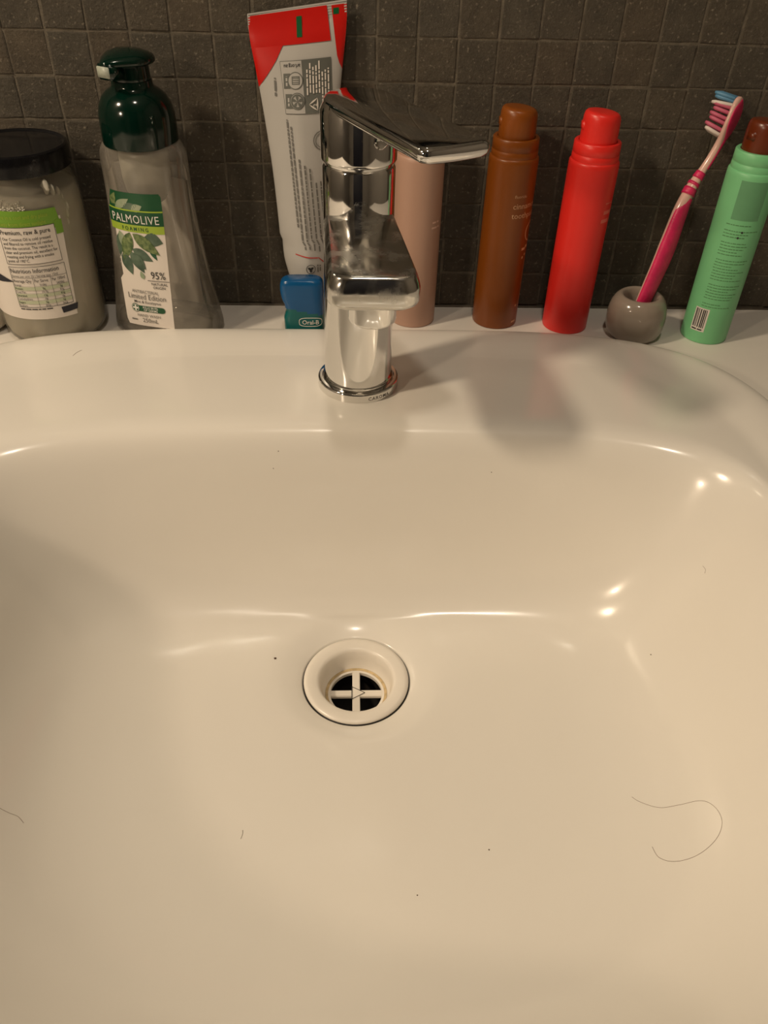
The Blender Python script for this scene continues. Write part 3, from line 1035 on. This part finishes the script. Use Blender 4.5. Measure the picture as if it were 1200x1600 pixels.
dn = crom([(a, b, z, n) for a, b, z, n in soap_prof], 4)
mk('bottle', *loft([soap_ring(a, b, z, n) for a, b, z, n in dn], True, False), M['bottle'], soap)
mk('soap_left_inside', *loft([soap_ring(a - 1.4, b - 1.4, z, n) for a, b, z, n in [(34.5, 19, 1.6, 2.6), (37.0, 21.0, 3.0, 2.6), (37.4, 21.6, 6.0, 2.6), (36.0, 20.8, 10.5, 2.6)]]), M['liquid'], soap)
mk('pump_chamber', *lathe([(3.0, 84), (5.2, 86), (9.5, 89), (13.6, 95), (15.0, 103), (15.2, 116), (14.6, 122)], 40), M['pump_inner'], soap)
mk('dip_tube', *tube_path([(0, 0, 86), (-1.5, 0.5, 60), (-4, 1, 35), (-9, 2, 7)], 2.4, 12), M['dip'], soap)
mk('cap', *lathe([(21.6, 123.2), (22.4, 123.6), (22.7, 125), (22.7, 134), (22.4, 140), (21.2, 145), (18.6, 149.6), (15.2, 152.6), (12.6, 154.0), (12.0, 155.5), (11.8, 158)], 64, cap1=True), M['pump_green'], soap, auto=45)
ph = thing('x', (0, 0, 0))
bpy.data.objects.remove(ph)
head_prof = [(11.8, 155), (11.3, 160), (11.0, 166), (11.2, 168)]
mk('pump_neck', *lathe(head_prof, 48), M['pump_green'], soap)
HA = math.radians(-121)       # the spout points left and a little towards the viewer


def head_ring(z, k, lift):
    P = []
    for j in range(56):
        t = 2 * math.pi * j / 56
        c, s = math.cos(t), math.sin(t)
        x = 15.6 * c * k
        y = 15.0 * s * k
        if c > 0.35:                       # pull the front out into the spout
            f = (c - 0.35) / 0.65
            x = x + 5.0 * f * k
            y = y * (1 - 0.42 * f)
        xx, yy = x * math.cos(HA) - y * math.sin(HA), x * math.sin(HA) + y * math.cos(HA)
        P.append((xx, yy, z + lift * (1 - (x / 22) ** 2)))
    return P


hd = mk('pump_head', *loft([head_ring(165.6, 0.74, 0), head_ring(166.8, 0.95, 0), head_ring(167.6, 1.0, 0), head_ring(168.8, 1.0, 0.2), head_ring(169.8, 0.95, 0.8),
                            head_ring(170.6, 0.82, 1.4), head_ring(171.2, 0.5, 2.4), head_ring(171.4, 0.05, 2.8)]), M['pump_green'], soap)
c_, s_ = math.cos(HA), math.sin(HA)
nv = []
V, F = box(10, 20.6, -5.6, 5.6, 160.6, 168.6, 1.0)
mk('spout_shroud', [(x * c_ - y * s_, x * s_ + y * c_, z) for x, y, z in V], F, M['pump_green'], soap)
V, F = box(20.2, 21.2, -4.6, 4.6, 161.8, 167.6, 0.4)
mk('foam_nozzle', [(x * c_ - y * s_, x * s_ + y * c_, z) for x, y, z in V], F, M['nozzle'], soap)


def soap_fn(u, v, l):
    a, b, n = soap_ab(v)
    # u is distance across the front, measured from the bottle's centre line
    x = max(-a * 0.985, min(a * 0.985, u))
    y = -b * (max(0.0, 1 - abs(x / a) ** n)) ** (1 / n) - l - 0.1
    return (x * math.cos(TURN) - y * math.sin(TURN), x * math.sin(TURN) + y * math.cos(TURN), v)


p = Print(soap_fn, 0.10)
LT, LB = 99.0, 9.5
Lh = LT - LB


def LV(f):
    return LT - f * Lh


UC = -3.4                       # centre line of the label


def le(f):
    return UC - 19.0 + (1.2 if f > 0.6 else 0.0)


def re_(f):
    return UC + 20.0 - 3.0 * f


fs = [0.22 + 0.78 * i / 20 for i in range(21)]
left = [(le(f) if f > 0.62 else UC - 15.0, LV(f)) for f in fs]
right = [(re_(f), LV(f)) for f in fs]
left[-1] = (left[-1][0] + 1.4, left[-1][1])
p.strip(left, right, M['lab_white'], 1, 18)
p.strip([(UC - 14, LV(0)), (UC - 16, LV(.06)), (UC - 17.5, LV(.125))], [(UC + 18.6, LV(0)), (UC + 19.6, LV(.02)), (re_(.125), LV(.125))], M['lab_green'], 1)
p.rect(UC - 17.8, LV(.127), re_(.12), LV(.117), M['lab_lime'], 3)
p.strip([(UC - 18.8, LV(.127)), (UC - 18.6, LV(.225))], [(re_(.127), LV(.127)), (re_(.225), LV(.225))], M['lab_green'], 2)
p.strip([(UC - 18.2, LV(.222)), (UC - 18.0, LV(.272))], [(re_(.22), LV(.222)), (re_(.27), LV(.278))], M['lab_lime'], 3)
p.text('PALMOLIVE', UC + 0.6, LV(.208), 7.4, M['ink_white'], 5, 0.0, 'CENTER', track=1.08, sx=0.82)
p.text('FOAMING', UC + 0.4, LV(.262), 3.4, M['lab_green'], 5, 0.01, 'CENTER', track=1.5, sx=0.9)
# foliage above and below the name
for a in ((-15, .10, 60, 9, 4.5, 'lab_leaf'), (-12, .115, 30, 13, 5, 'lab_pale'), (-6, .11, 14, 11, 5, 'lab_euca'), (0, .115, 20, 8, 5, 'lab_pale'), (-16, .05, -40, 7, 3, 'lab_leaf')):
    p.leaf(UC + a[0], LV(a[1]), a[2], a[3], a[4], M[a[5]], 2)
for a in ((-4, .28, -112, 21, 8.5, 'lab_leaf', 4), (-2, .285, -38, 21, 8, 'lab_leaf', 5), (6, .30, -18, 12, 9, 'lab_euca', 3), (-6, .42, -60, 16, 7, 'lab_euca', 3),
          (-4, .40, -28, 15, 7, 'lab_euca', 3), (-12, .44, -70, 15, 8.0, 'lab_euca', 4), (-5, .44, -48, 12.5, 7.5, 'lab_euca', 5), (-12, .28, -75, 14, 6, 'lab_pale', 3),
          (8, .38, -62, 9, 3.2, 'lab_green', 3), (-13, .30, -95, 16, 5, 'lab_euca', 2)):
    p.leaf(UC + a[0], LV(a[1]), a[2], a[3], a[4], M[a[5]], a[6])
p.leaf(UC + 0.6, LV(.62), 105, 5.5, 3.2, M['lab_pale'], 5, 0.7)
p.text('95%', UC + 11.0, LV(.610), 7.0, M['ink'], 5, 0.004, 'CENTER', sx=0.86)
p.rect(UC + 3.2, LV(.629), re_(.63), LV(.625), M['ink'], 5)
p.text('NATURAL', UC + 11.0, LV(.660), 2.5, M['ink'], 5, 0.01, 'CENTER')
p.text('ORIGIN', UC + 10.6, LV(.688), 2.5, M['ink'], 5, 0.01, 'CENTER')
p.text('ANTIBACTERIAL', UC - 0.2, LV(.735), 3.1, M['ink_grey'], 5, 0.0, 'CENTER', sx=0.85)
p.text('Limited Edition', UC + 0.2, LV(.783), 5.4, M['ink_grey'], 5, 0.0, 'CENTER', sx=0.84)
p.text('Mint & Eucalyptus', UC + 0.2, LV(.815), 2.7, M['ink'], 5, 0.004, 'CENTER')
p.rect(UC - 7.5, LV(.882), UC + 10.4, LV(.836), M['lab_green'], 4)
p.disc(UC + 10.4, LV(.859), 1.95, M['lab_green'], 4)
p.disc(UC - 9.2, LV(.857), 3.0, M['lab_green'], 5)
p.disc(UC - 9.2, LV(.857), 2.6, M['ink_white'], 6, 2.35)
p.rect(UC - 9.8, LV(.880), UC - 8.6, LV(.834), M['ink_white'], 6)
p.rect(UC - 11.2, LV(.864), UC - 7.2, LV(.850), M['ink_white'], 6)
p.text('KILLS 99.9%', UC + 1.8, LV(.856), 2.2, M['ink_white'], 6, 0.014, 'CENTER')
p.text('OF GERMS', UC + 1.8, LV(.877), 2.2, M['ink_white'], 6, 0.014, 'CENTER')
p.text('HAND WASH', UC - 0.2, LV(.925), 2.8, M['ink_grey'], 5, 0.0, 'CENTER')
p.text('250mL', UC + 0.4, LV(.968), 4.2, M['ink_grey'], 5, 0.0, 'CENTER')
p.words(UC - 13.6, UC - 9.0, LV(.958), 0.9, M['ink_grey'], 5)
p.build('front_label', soap, 'white label with green name band, mint leaves and grey lettering')

p = Print(lambda u, v, l: tuple(a - b for a, b in zip((0, 0, 2 * v), soap_fn(-u, v, -0.9))), 0.1)
p.strip([(-16.5, 6), (-17.0, 60), (-17.6, 97)], [(18.0, 6), (18.0, 60), (18.4, 97)], M['lab_back'], 1, 20)
p.build('back_label', soap, 'plain grey reverse of the rear label, seen through the bottle')

# ================================================================== white and red squeeze tube
TX, TY = -30.0, 537.0
tub = thing('squeeze_toothpaste_tube', (TX, TY, COUNTER), 'white and red squeeze toothpaste tube standing on its cap behind the blue floss box', 'toothpaste')
mk('tube_cap', *lathe([(13.0, 0), (13.6, 0.8), (13.6, 18), (12.6, 20.5), (9, 21.4)], 48), M['tube_white'], tub, auto=40)
tprof = [(21.0, 9.0, 8.5), (26.0, 11.0, 10.8), (31.0, 13.6, 13.2), (37, 15.4, 15.0), (47, 17.4, 15.2), (62, 18.0, 13.6), (80, 18.8, 12.4), (105, 20.4, 11.2), (125, 22.4, 9.6), (145, 24.6, 7.6), (165, 27.2, 5.0), (176, 28.8, 2.6), (183, 29.4, 1.0), (185.0, 29.6, 0.55), (192, 29.6, 0.5)]


def tub_ab(z):
    P = tprof
    z = max(P[0][0], min(P[-1][0], z))
    for q, r in zip(P, P[1:]):
        if z <= r[0]:
            t = (z - q[0]) / (r[0] - q[0])
            return q[1] + (r[1] - q[1]) * t, q[2] + (r[2] - q[2]) * t
    return P[-1][1], P[-1][2]


def tub_c(z):          # the tube leans back against the tiles
    return (-1.0 - 0.008 * z + (1.4 if z < 60 else 0), 17.5 * (z / 192.0) ** 1.25 - 1.5)


def tub_pt(x, y, z):
    cx, cy = tub_c(z)
    k = max(0.0, (z - 120) / 72.0)
    return (cx + x, cy + y, z + 0.145 * x * k)


rings = []
for z, a, b in crom(tprof, 4):
    P = []
    n = 2.0
    for j in range(64):
        t = 2 * math.pi * j / 64
        c, s = math.cos(t), math.sin(t)
        dent = 1.0
        P.append(tub_pt(a * c, b * s * (1 - 0.25 * abs(c) if b > 3 else 1), z))
    rings.append(P)
mk('tube', *loft(rings), M['tube_white'], tub)
mk('crimped_end', *join(*[([tub_pt(x, y, z) for x, y, z in box(-29.4, 29.4, -0.62, 0.62, 186.2 + 1.3 * k, 186.9 + 1.3 * k)[0]], box(0, 1, 0, 1, 0, 1)[1]) for k in range(5)]), M['tube_white'], tub, smooth=False)


def tub_fn(u, v, l):
    a, b = tub_ab(v)
    x = max(-a, min(a, u))
    c = x / a
    y = -b * math.sqrt(max(0, 1 - c * c)) * (1 - 0.25 * abs(c) if b > 3 else 1) - l - 0.35
    return tub_pt(x, y, v)


p = Print(tub_fn, 0.12)


def redband(pts_l, pts_r, m, layer=1, n=24):
    p.strip(pts_l, pts_r, m, layer, n)


vs = [190.8, 188, 184, 180, 177, 173.6]
p.strip([(-29.3, v) for v in vs], [(17.6 + (191 - v) * 0.12, v) for v in vs], M['tube_red'], 1, 24)
vs2 = [173.6, 170, 166, 162, 158, 155, 151.8]
lefts = [(-tub_ab(v)[0] * 0.999, v) for v in vs2]
rights = [(-9.3, 173.6), (-11.4, 170), (-13.8, 166), (-16.8, 162), (-20.0, 158), (-22.6, 155), (-tub_ab(151.8)[0] * 0.99, 151.8)]
p.strip(lefts, rights, M['tube_red'], 1, 10)
vs3 = [190.4, 184, 178, 172, 166, 162, 158.5]
p.strip([(20.4 + (190 - v) * 0.12, v) for v in vs3[:5]] + [(24.6, 162), (27.0, 158.5)], [(tub_ab(v)[0] * 0.999, v) for v in vs3], M['tube_red'], 1, 4)
p.rect(-0.6, 177.0, 2.6, 187.4, M['tube_green'], 3)
p.rect(21.4, 186.0, 24.8, 189.0, M['tube_green'], 3)
# recycling panel (printed upside down)
p.strip([(-9.2, 137.0), (-11.6, 165.6)], [(20.6, 137.0), (19.6, 165.6)], M['ink_box'], 1, 20)
p.strip([(-8.9, 137.3), (-11.3, 165.3)], [(3.2, 137.3), (1.6, 165.3)], M['tube_white'], 2, 10)
p.text('arl.org.au', 0.9, 163.8, 3.0, M['ink'], 4, 0.012, rot=180, sx=0.9)
for uu, vv in ((-2.4, 155.0), (-1.6, 144.0)):
    p.rect(uu - 7.2, vv - 4.0, uu - 3.0, vv + 4.0, M['ink_box'], 3)
    p.disc(uu, vv, 4.7, M['ink_box'], 3)
    p.disc(uu, vv, 4.2, M['tube_white'], 4)
    p.words(vv - 2.6, vv + 2.6, uu - 5.9, 1.0, M['tube_white'], 4, 90)
p.frame(-4.6, 153.0, 0.2, 157.4, 0.5, M['ink_box'], 5)
for k in range(3):
    p.rect(-4.0, 154.0 + k * 1.1, -0.4, 154.4 + k * 1.1, M['ink_box'], 5)
for k in range(5):
    p.leaf(-1.6, 144.0, 72 * k + 20, 3.8, 1.7, M['ink_box'], 5, 1.3)
p.disc(-1.6, 144.0, 4.0, M['ink_box'], 5, 3.0)
for k in range(8):
    a0 = (147 if k < 5 else 139) + random.uniform(0, 2)
    p.words(a0, 164.5 - random.uniform(0, 6), 4.4 + k * 1.85, 0.85, M['lab_white'], 3, 90)
for q, r in (((5.6, 142.0), (10.8, 138.6)), ((10.8, 138.6), (10.8, 145.4)), ((10.8, 145.4), (5.6, 142.0))):
    L = math.hypot(r[0] - q[0], r[1] - q[1])
    p.leaf(q[0], q[1], math.degrees(math.atan2(r[1] - q[1], r[0] - q[0])), L, 0.9, M['lab_white'], 4, 1.0)
p.text('2', 10.2, 140.9, 2.8, M['lab_white'], 4, 0.01, rot=90)
p.words(147, 157, -15.6, 1.2, M['ink_grey'], 2, 90)
p.disc(13.0, 122, 5.6, M['ink_grey'], 2, 5.0)
p.disc(13.0, 122, 4.2, M['ink_grey'], 2, 3.8)
for k, (u, v0, v1) in enumerate(((-9.6, 70, 134), (-6.6, 56, 130), (-3.4, 56, 112), (-0.2, 55, 108), (3.0, 54, 106), (6.2, 54, 98), (9.2, 54, 98))):
    vs4 = []
    v = v0
    while v < v1:
        e = min(v1, v + random.uniform(1.2, 4.5))
        t0, t1 = (v - v0) / 64, (e - v0) / 64
        for dd in (0.0,):
            p.strip([(u + 4.6 - 4.2 * t0, v), (u + 4.6 - 4.2 * t1, e)], [(u + 5.6 - 4.2 * t0, v), (u + 5.6 - 4.2 * t1, e)], M['ink_grey'], 2, 1)
        v = e + 0.6
# red keyline near the shoulder
p.strip([(-8.6, 52.4), (-8.6, 51.8)], [(6.6, 50.4), (6.6, 49.8)], M['tube_red'], 2, 10)
p.strip([(6.6, 50.4), (10.6, 46.0), (12.4, 36.0)], [(7.2, 50.4), (11.4, 46.0), (13.3, 36.0)], M['tube_red'], 2, 3)
for vv in (43.0, 34.0):
    p.disc(1.6, vv, 3.2, M['ink'], 2, 2.85)
    for q in range(3):
        p.leaf(1.6, vv, 120 * q + 30, 2.4, 1.6, M['ink'], 3, 0.7)
    p.words(vv - 2.6, vv + 2.6, 6.0, 0.8, M['ink_grey'], 2, 90)
    p.words(vv - 2.2, vv + 2.2, 7.6, 0.8, M['ink_grey'], 2, 90)
p.build('tube_print', tub, 'red end panels, grey recycling panel and fine print, upside down')

# ================================================================== floss box
FLX, FLY = -34.0, 510.8
fl = thing('floss_box', (FLX, FLY, COUNTER), 'small blue and teal dental floss box standing between hand wash and tap', 'floss')


def floss_x(z, side):
    if side > 0:
        return 14.2
    k = math.sin((z - 4) / 42 * 2 * math.pi)      # wavy left edge
    return -13.0 - (1.9 if z > 21 else 0.2) * abs(k) ** 1.0 + (2.0 if abs(z - 21) < 6 else 0) * (1 - abs(z - 21) / 6)


def floss_ring(z, k=1.0):
    P = []
    x0, x1, d = floss_x(z, -1), floss_x(z, 1), 6.4 + 0.7 * math.sin(z / 42 * math.pi)
    cx, a = (x0 + x1) / 2, (x1 - x0) / 2
    for j in range(48):
        t = 2 * math.pi * j / 48
        c, s = math.cos(t), math.sin(t)
        r = (abs(c) ** 4 + abs(s) ** 4) ** -0.25
        P.append((cx + a * c * r * k, d * s * r * k, z))
    return P


zs = [0, 0.6, 1.8] + [3 + i * 1.5 for i in range(25)] + [40.6, 41.8, 42.6]
ks = [0.86, 0.95, 0.99] + [1.0] * 25 + [0.97, 0.9, 0.78]
cut = 7 + 4                                   # rings below the wavy seam are teal
flV, flF = loft([floss_ring(z, k) for z, k in zip(zs, ks)])
fb = mk('floss_case', flV, flF, [M['floss_blue'], M['floss_teal']], fl, auto=50)


def seam(x):
    return 20.0 + 2.2 * math.cos((x + 10) / 9.0)


for pol in fb.data.polygons:
    c = pol.center / S
    pol.material_index = 1 if c.z < seam(c.x) else 0


def floss_fn(u, v, l):
    x0, x1, d = floss_x(v, -1), floss_x(v, 1), 6.4 + 0.7 * math.sin(v / 42 * math.pi)
    cx, a = (x0 + x1) / 2, (x1 - x0) / 2
    x = max(x0, min(x1, u))
    y = -d * max(0, 1 - abs((x - cx) / a) ** 4) ** 0.25 - l
    return (x, y, v)


p = Print(floss_fn, 0.15)
p.text('Oral-B', 5.2, 11.8, 4.6, M['ink_white'], 3, 0.014, 'CENTER', sx=0.92)
ov = []
for i in range(40):
    t = 2 * math.pi * i / 40
    ov.append((5.2 + 8.0 * math.copysign(abs(math.cos(t)) ** 0.6, math.cos(t)), 13.4 + 3.4 * math.copysign(abs(math.sin(t)) ** 0.6, math.sin(t))))
V2 = ov + [(5.2 + (u - 5.2) * 0.95, 13.4 + (v - 13.4) * 0.86) for u, v in ov]
p.add(V2, [(i, (i + 1) % 40, 40 + (i + 1) % 40, 40 + i) for i in range(40)], M['ink_white'], 2)
p.build('oval_name_print', fl)

# ================================================================== brush holder and toothbrush
HX, HY = 202.0, 516.0
hol = thing('toothbrush_holder', (HX, HY, COUNTER), 'squat round taupe stoneware toothbrush holder', 'holder')
mk('holder_body', *lathe([(14.5, 0.1), (16.6, 0.4), (18.8, 3), (20.2, 8), (20.6, 14), (20.2, 19.5), (19.0, 24.4), (17.0, 28.0), (14.4, 30.2), (12.6, 30.4), (11.4, 29.2), (10.8, 26), (10.4, 6), (9, 5)], 72), M['stone'], hol)


BR = [  # spine of the brush relative to the holder base: x, y, z, half width, half thickness
    (-2.0, -1.5, 5.5, 4.8, 3.2), (0.8, -0.9, 20, 6.2, 3.6), (4.2, 0.6, 34, 7.0, 4.0), (9.4, 4.0, 56, 7.6, 4.4), (12.8, 7.0, 74, 7.2, 4.5), (16.4, 11.0, 93, 6.0, 4.3),
    (20.4, 14.6, 106, 4.0, 3.8), (23.5, 16.8, 112.5, 3.1, 3.4), (27.6, 18.8, 121, 2.5, 2.7), (31.6, 20.6, 130, 2.4, 2.5), (35.0, 22.4, 138.5, 3.4, 2.5), (38.4, 24.2, 147.5, 5.8, 2.6), (40.8, 25.6, 156.5, 6.5, 2.6), (41.9, 26.6, 163.5, 5.4, 2.5),
    (42.2, 27.2, 168.0, 3.2, 2.0), (42.3, 27.4, 169.6, 1.0, 1.0)]
BR = [(x, y, z if z < 30 else 30 + (z - 30) * 0.865, a * (1.0 if z < 140 else 1.32), b) for x, y, z, a, b in BR]
brush = thing('toothbrush', (HX, HY, COUNTER), 'pink and white manual toothbrush leaning in the taupe holder', 'toothbrush')
BD = Vector((-0.60, 0.70, 0.38)).normalized()        # where the bristles point


BG = Vector((-0.50, 0.85, 0.20)).normalized()        # and the grip, a little more to the wall


def brush_frames(k=6):
    pts = crom(BR, k)
    out = []
    for i, q in enumerate(pts):
        a = Vector(pts[max(0, i - 1)][:3])
        b = Vector(pts[min(len(pts) - 1, i + 1)][:3])
        t = (b - a).normalized()
        k_ = min(1.0, max(0.0, (q[2] - 62.0) / 50.0))
        B_ = BG.lerp(BD, k_)
        bd = (B_ - t * B_.dot(t)).normalized()
        w_ = t.cross(bd).normalized()
        out.append((Vector(q[:3]), t, bd, w_, q[3], q[4]))
    return out


FR = brush_frames()


def brush_loft(sel, kw, kt, off):
    rings = []
    for (c, t, bd, w_, hw, ht) in sel:
        c2 = c + bd * off * ht
        rings.append([tuple(c2 + w_ * (hw * kw * math.cos(2 * math.pi * j / 24)) + bd * (ht * kt * math.sin(2 * math.pi * j / 24))) for j in range(24)])
    return loft(rings)


mk('handle', *brush_loft(FR, 1.0, 1.0, 0.0), M['brush_clear'], brush)
nF = len(FR)
g0, g1 = int(nF * .0), int(nF * .385)
sel = []
for i in range(g0, g1):
    f = FR[i]
    e = min(1.0, (g1 - 1 - i) / 5.0 + 0.25)
    sel.append((f[0], f[1], f[2], f[3], f[4] * (0.55 + 0.45 * e), f[5]))
mk('rubber_grip', *brush_loft(sel, 1.03, 1.0, -0.13), M['brush_pink'], brush)
for lo, hi in ((.395, .412), (.445, .458), (.49, .51)):
    s = FR[int(nF * lo):int(nF * hi) + 2]
    mk('grip_ring', *brush_loft(s, 1.16, 1.16, 0.0), M['brush_pink'], brush)
sel = FR[int(nF * .545):int(nF * .70)]
mk('neck_inlay', *brush_loft(sel, 0.55, 0.6, -0.60), M['brush_pink'], brush)
sel = []
a0, a1 = int(nF * .66), int(nF * .945)
for i in range(a0, a1):
    f = FR[i]
    t = (i - a0) / (a1 - 1 - a0)
    k = math.sin(math.pi * min(1, max(0.06, t * 0.92 + .06))) ** 0.55
    sel.append((f[0], f[1], f[2], f[3], f[4] * k, f[5]))
mk('tongue_cleaner', *brush_loft(sel, 0.93, 0.62, -0.55), M['brush_pink'], brush)
# bristle tufts in rows of three
hs = int(nF * .70)
he = int(nF * .93)
rows_n = 9
for r in range(rows_n):
    i = hs + int((he - hs) * r / (rows_n - 1))
    c, t, bd, w_, hw, ht = FR[i]
    m_ = M['br_white'] if r in (0, 6) else (M['br_blue'] if r > 6 else M['br_pink'])
    L = {0: 11.0, 6: 14.0, 7: 13.0, 8: 14.0}.get(r, 11.5 + (r % 2))
    tilt = t * (0.10 if r < 6 else (0.0 if r == 6 else 0.16)) + bd
    tilt.normalize()
    for q in (-1, 0, 1):
        if abs(q) * 2.6 + 1.0 > hw:
            continue
        base = c + bd * ht * 0.7 + w_ * q * 2.9
        tip = base + tilt * L
        u1, u2 = t * 1.2, w_ * 1.45
        rg = [[tuple(P_ + u1 * math.cos(2 * math.pi * j / 10) * kk + u2 * math.sin(2 * math.pi * j / 10) * kk) for j in range(10)]
              for P_, kk in ((base, 1.0), (base.lerp(tip, .85), 1.06), (tip, 0.72))]
        mk('bristle_tuft', *loft(rg), m_, brush)

# ================================================================== hairs and specks in the basin
def strand(pts, r, label, group=None):
    P3 = []
    for x, y in crom(pts, 8):
        h, n = drop(x, y)
        P3.append(h + Vector((0, 0, r * 0.9)))
    b = P3[0].copy()
    o = mk('hair', *tube_path([q - b for q in P3], r, 5), M['hair'], loc=b)
    tag(o, label, 'hair', group)
    return o


HAIRS = [
    ([(140.2, 207.6), (143.0, 204.0), (150.2, 198.6), (157.9, 197.0), (166.1, 194.9), (169.3, 188.4), (168.8, 180.0), (164.2, 173.2),
      (156.2, 169.2), (147.6, 169.3), (142.2, 173.1), (141.1, 179.3)], 0.085, 'long thin hair curled into a hook on the right side of the basin floor'),
    ([(-54.5, 192.9), (-53.9, 195.6), (-54.1, 197.6)], 0.09, 'very short hair lying upright, below and left of the plughole'),
    ([(-180.9, 463.5), (-179.3, 467.0), (-176.7, 469.9)], 0.09, 'short slanting hair on the rear left rim in front of the oil jar'),
    ([(-160.2, 192.8), (-156.7, 192.1), (-153.3, 191.7), (-150.4, 189.4)], 0.08, 'short wavy hair at the left edge of the basin floor'),
    ([(196.7, 314.9), (197.2, 311.9), (196.6, 310.2)], 0.08, 'tiny curved hair on the right-hand wall of the basin'),
]
SPECKS = [
    (-46.6, 308.0, 0.75, 'round dark brown speck just left of the plughole'),
    (65.7, 185.1, 0.38, 'tiny dark speck on the basin floor, below and right of the plughole'),
    (169.6, 287.0, 0.38, 'tiny dark speck on the right-hand basin wall'),
    (-43.4, 379.0, 0.36, 'upper of two tiny specks high on the back basin wall, left of the tap'),
    (-46.7, 375.4, 0.32, 'lower of two tiny specks high on the back basin wall, left of the tap'),
    (29.5, 163.5, 0.32, 'tiny speck nearest the front of the basin floor'),
    (82.8, 374.0, 0.34, 'tiny speck on the back wall of the basin, right of the tap'),
]

for pts, r, lb in HAIRS:
    strand(pts, r, lb)
for x, y, r, lb in SPECKS:
    h, n = drop(x, y)
    V, F = lathe([(r * .8, -0.05), (r, r * .3), (r * .6, r * .7), (r * .1, r * .8)], 9)
    V = [(v[0] * (1 + .25 * math.sin(i * 2.1)), v[1], v[2]) for i, v in enumerate(V)]
    o = mk('dirt_speck', V, F, M['speck'], loc=h)
    tag(o, lb, 'speck')

# ================================================================== lamps
for i, (nm, c, r, wts, colr, aim) in enumerate(LAMPS):
    c = Vector(c)
    d = (Vector(aim) - c).normalized() if nm != 'ceiling_light' else Vector((0, 0, -1))
    lb = {0: 'round warm wall light high on the left wall beside the basin', 1: 'small round warm light low on the left wall, nearer the door',
          2: 'round recessed ceiling light over the basin'}[i]
    lt = thing(nm, c, lb, 'lamp')
    rot = Vector((0, 0, -1)).rotation_difference(d)
    hous = mk('housing', *lathe([(r + 8, 14), (r + 10, 2), (r + 8, -1), (r + 1, -1), (r, 3), (2, 4)], 40), M['lampring'], lt)
    hous.rotation_mode = 'QUATERNION'
    hous.rotation_quaternion = rot
    if nm != 'ceiling_light':
        L = c.x - X0
        mk('bracket', *tube_path([(0, 0, 0) - d * 10, (-L * .5, 0, 0), (-L, 0, 0)], 6, 10) if False else tube_path([(-d * 10)[:], (-L * .5, 0, 0), (-L, 0, 0)], 6, 10), M['lampring'], lt)
    ld = bpy.data.lights.new(nm + '_lamp', 'AREA')
    ld.shape = 'DISK'
    ld.size = 2 * r * S
    ld.energy = wts
    ld.color = colr
    lo = bpy.data.objects.new(nm + '_lamp', ld)
    COL.objects.link(lo)
    lo.parent = lt
    lo.location = d * 3 * S
    lo.rotation_mode = 'QUATERNION'
    lo.rotation_quaternion = rot
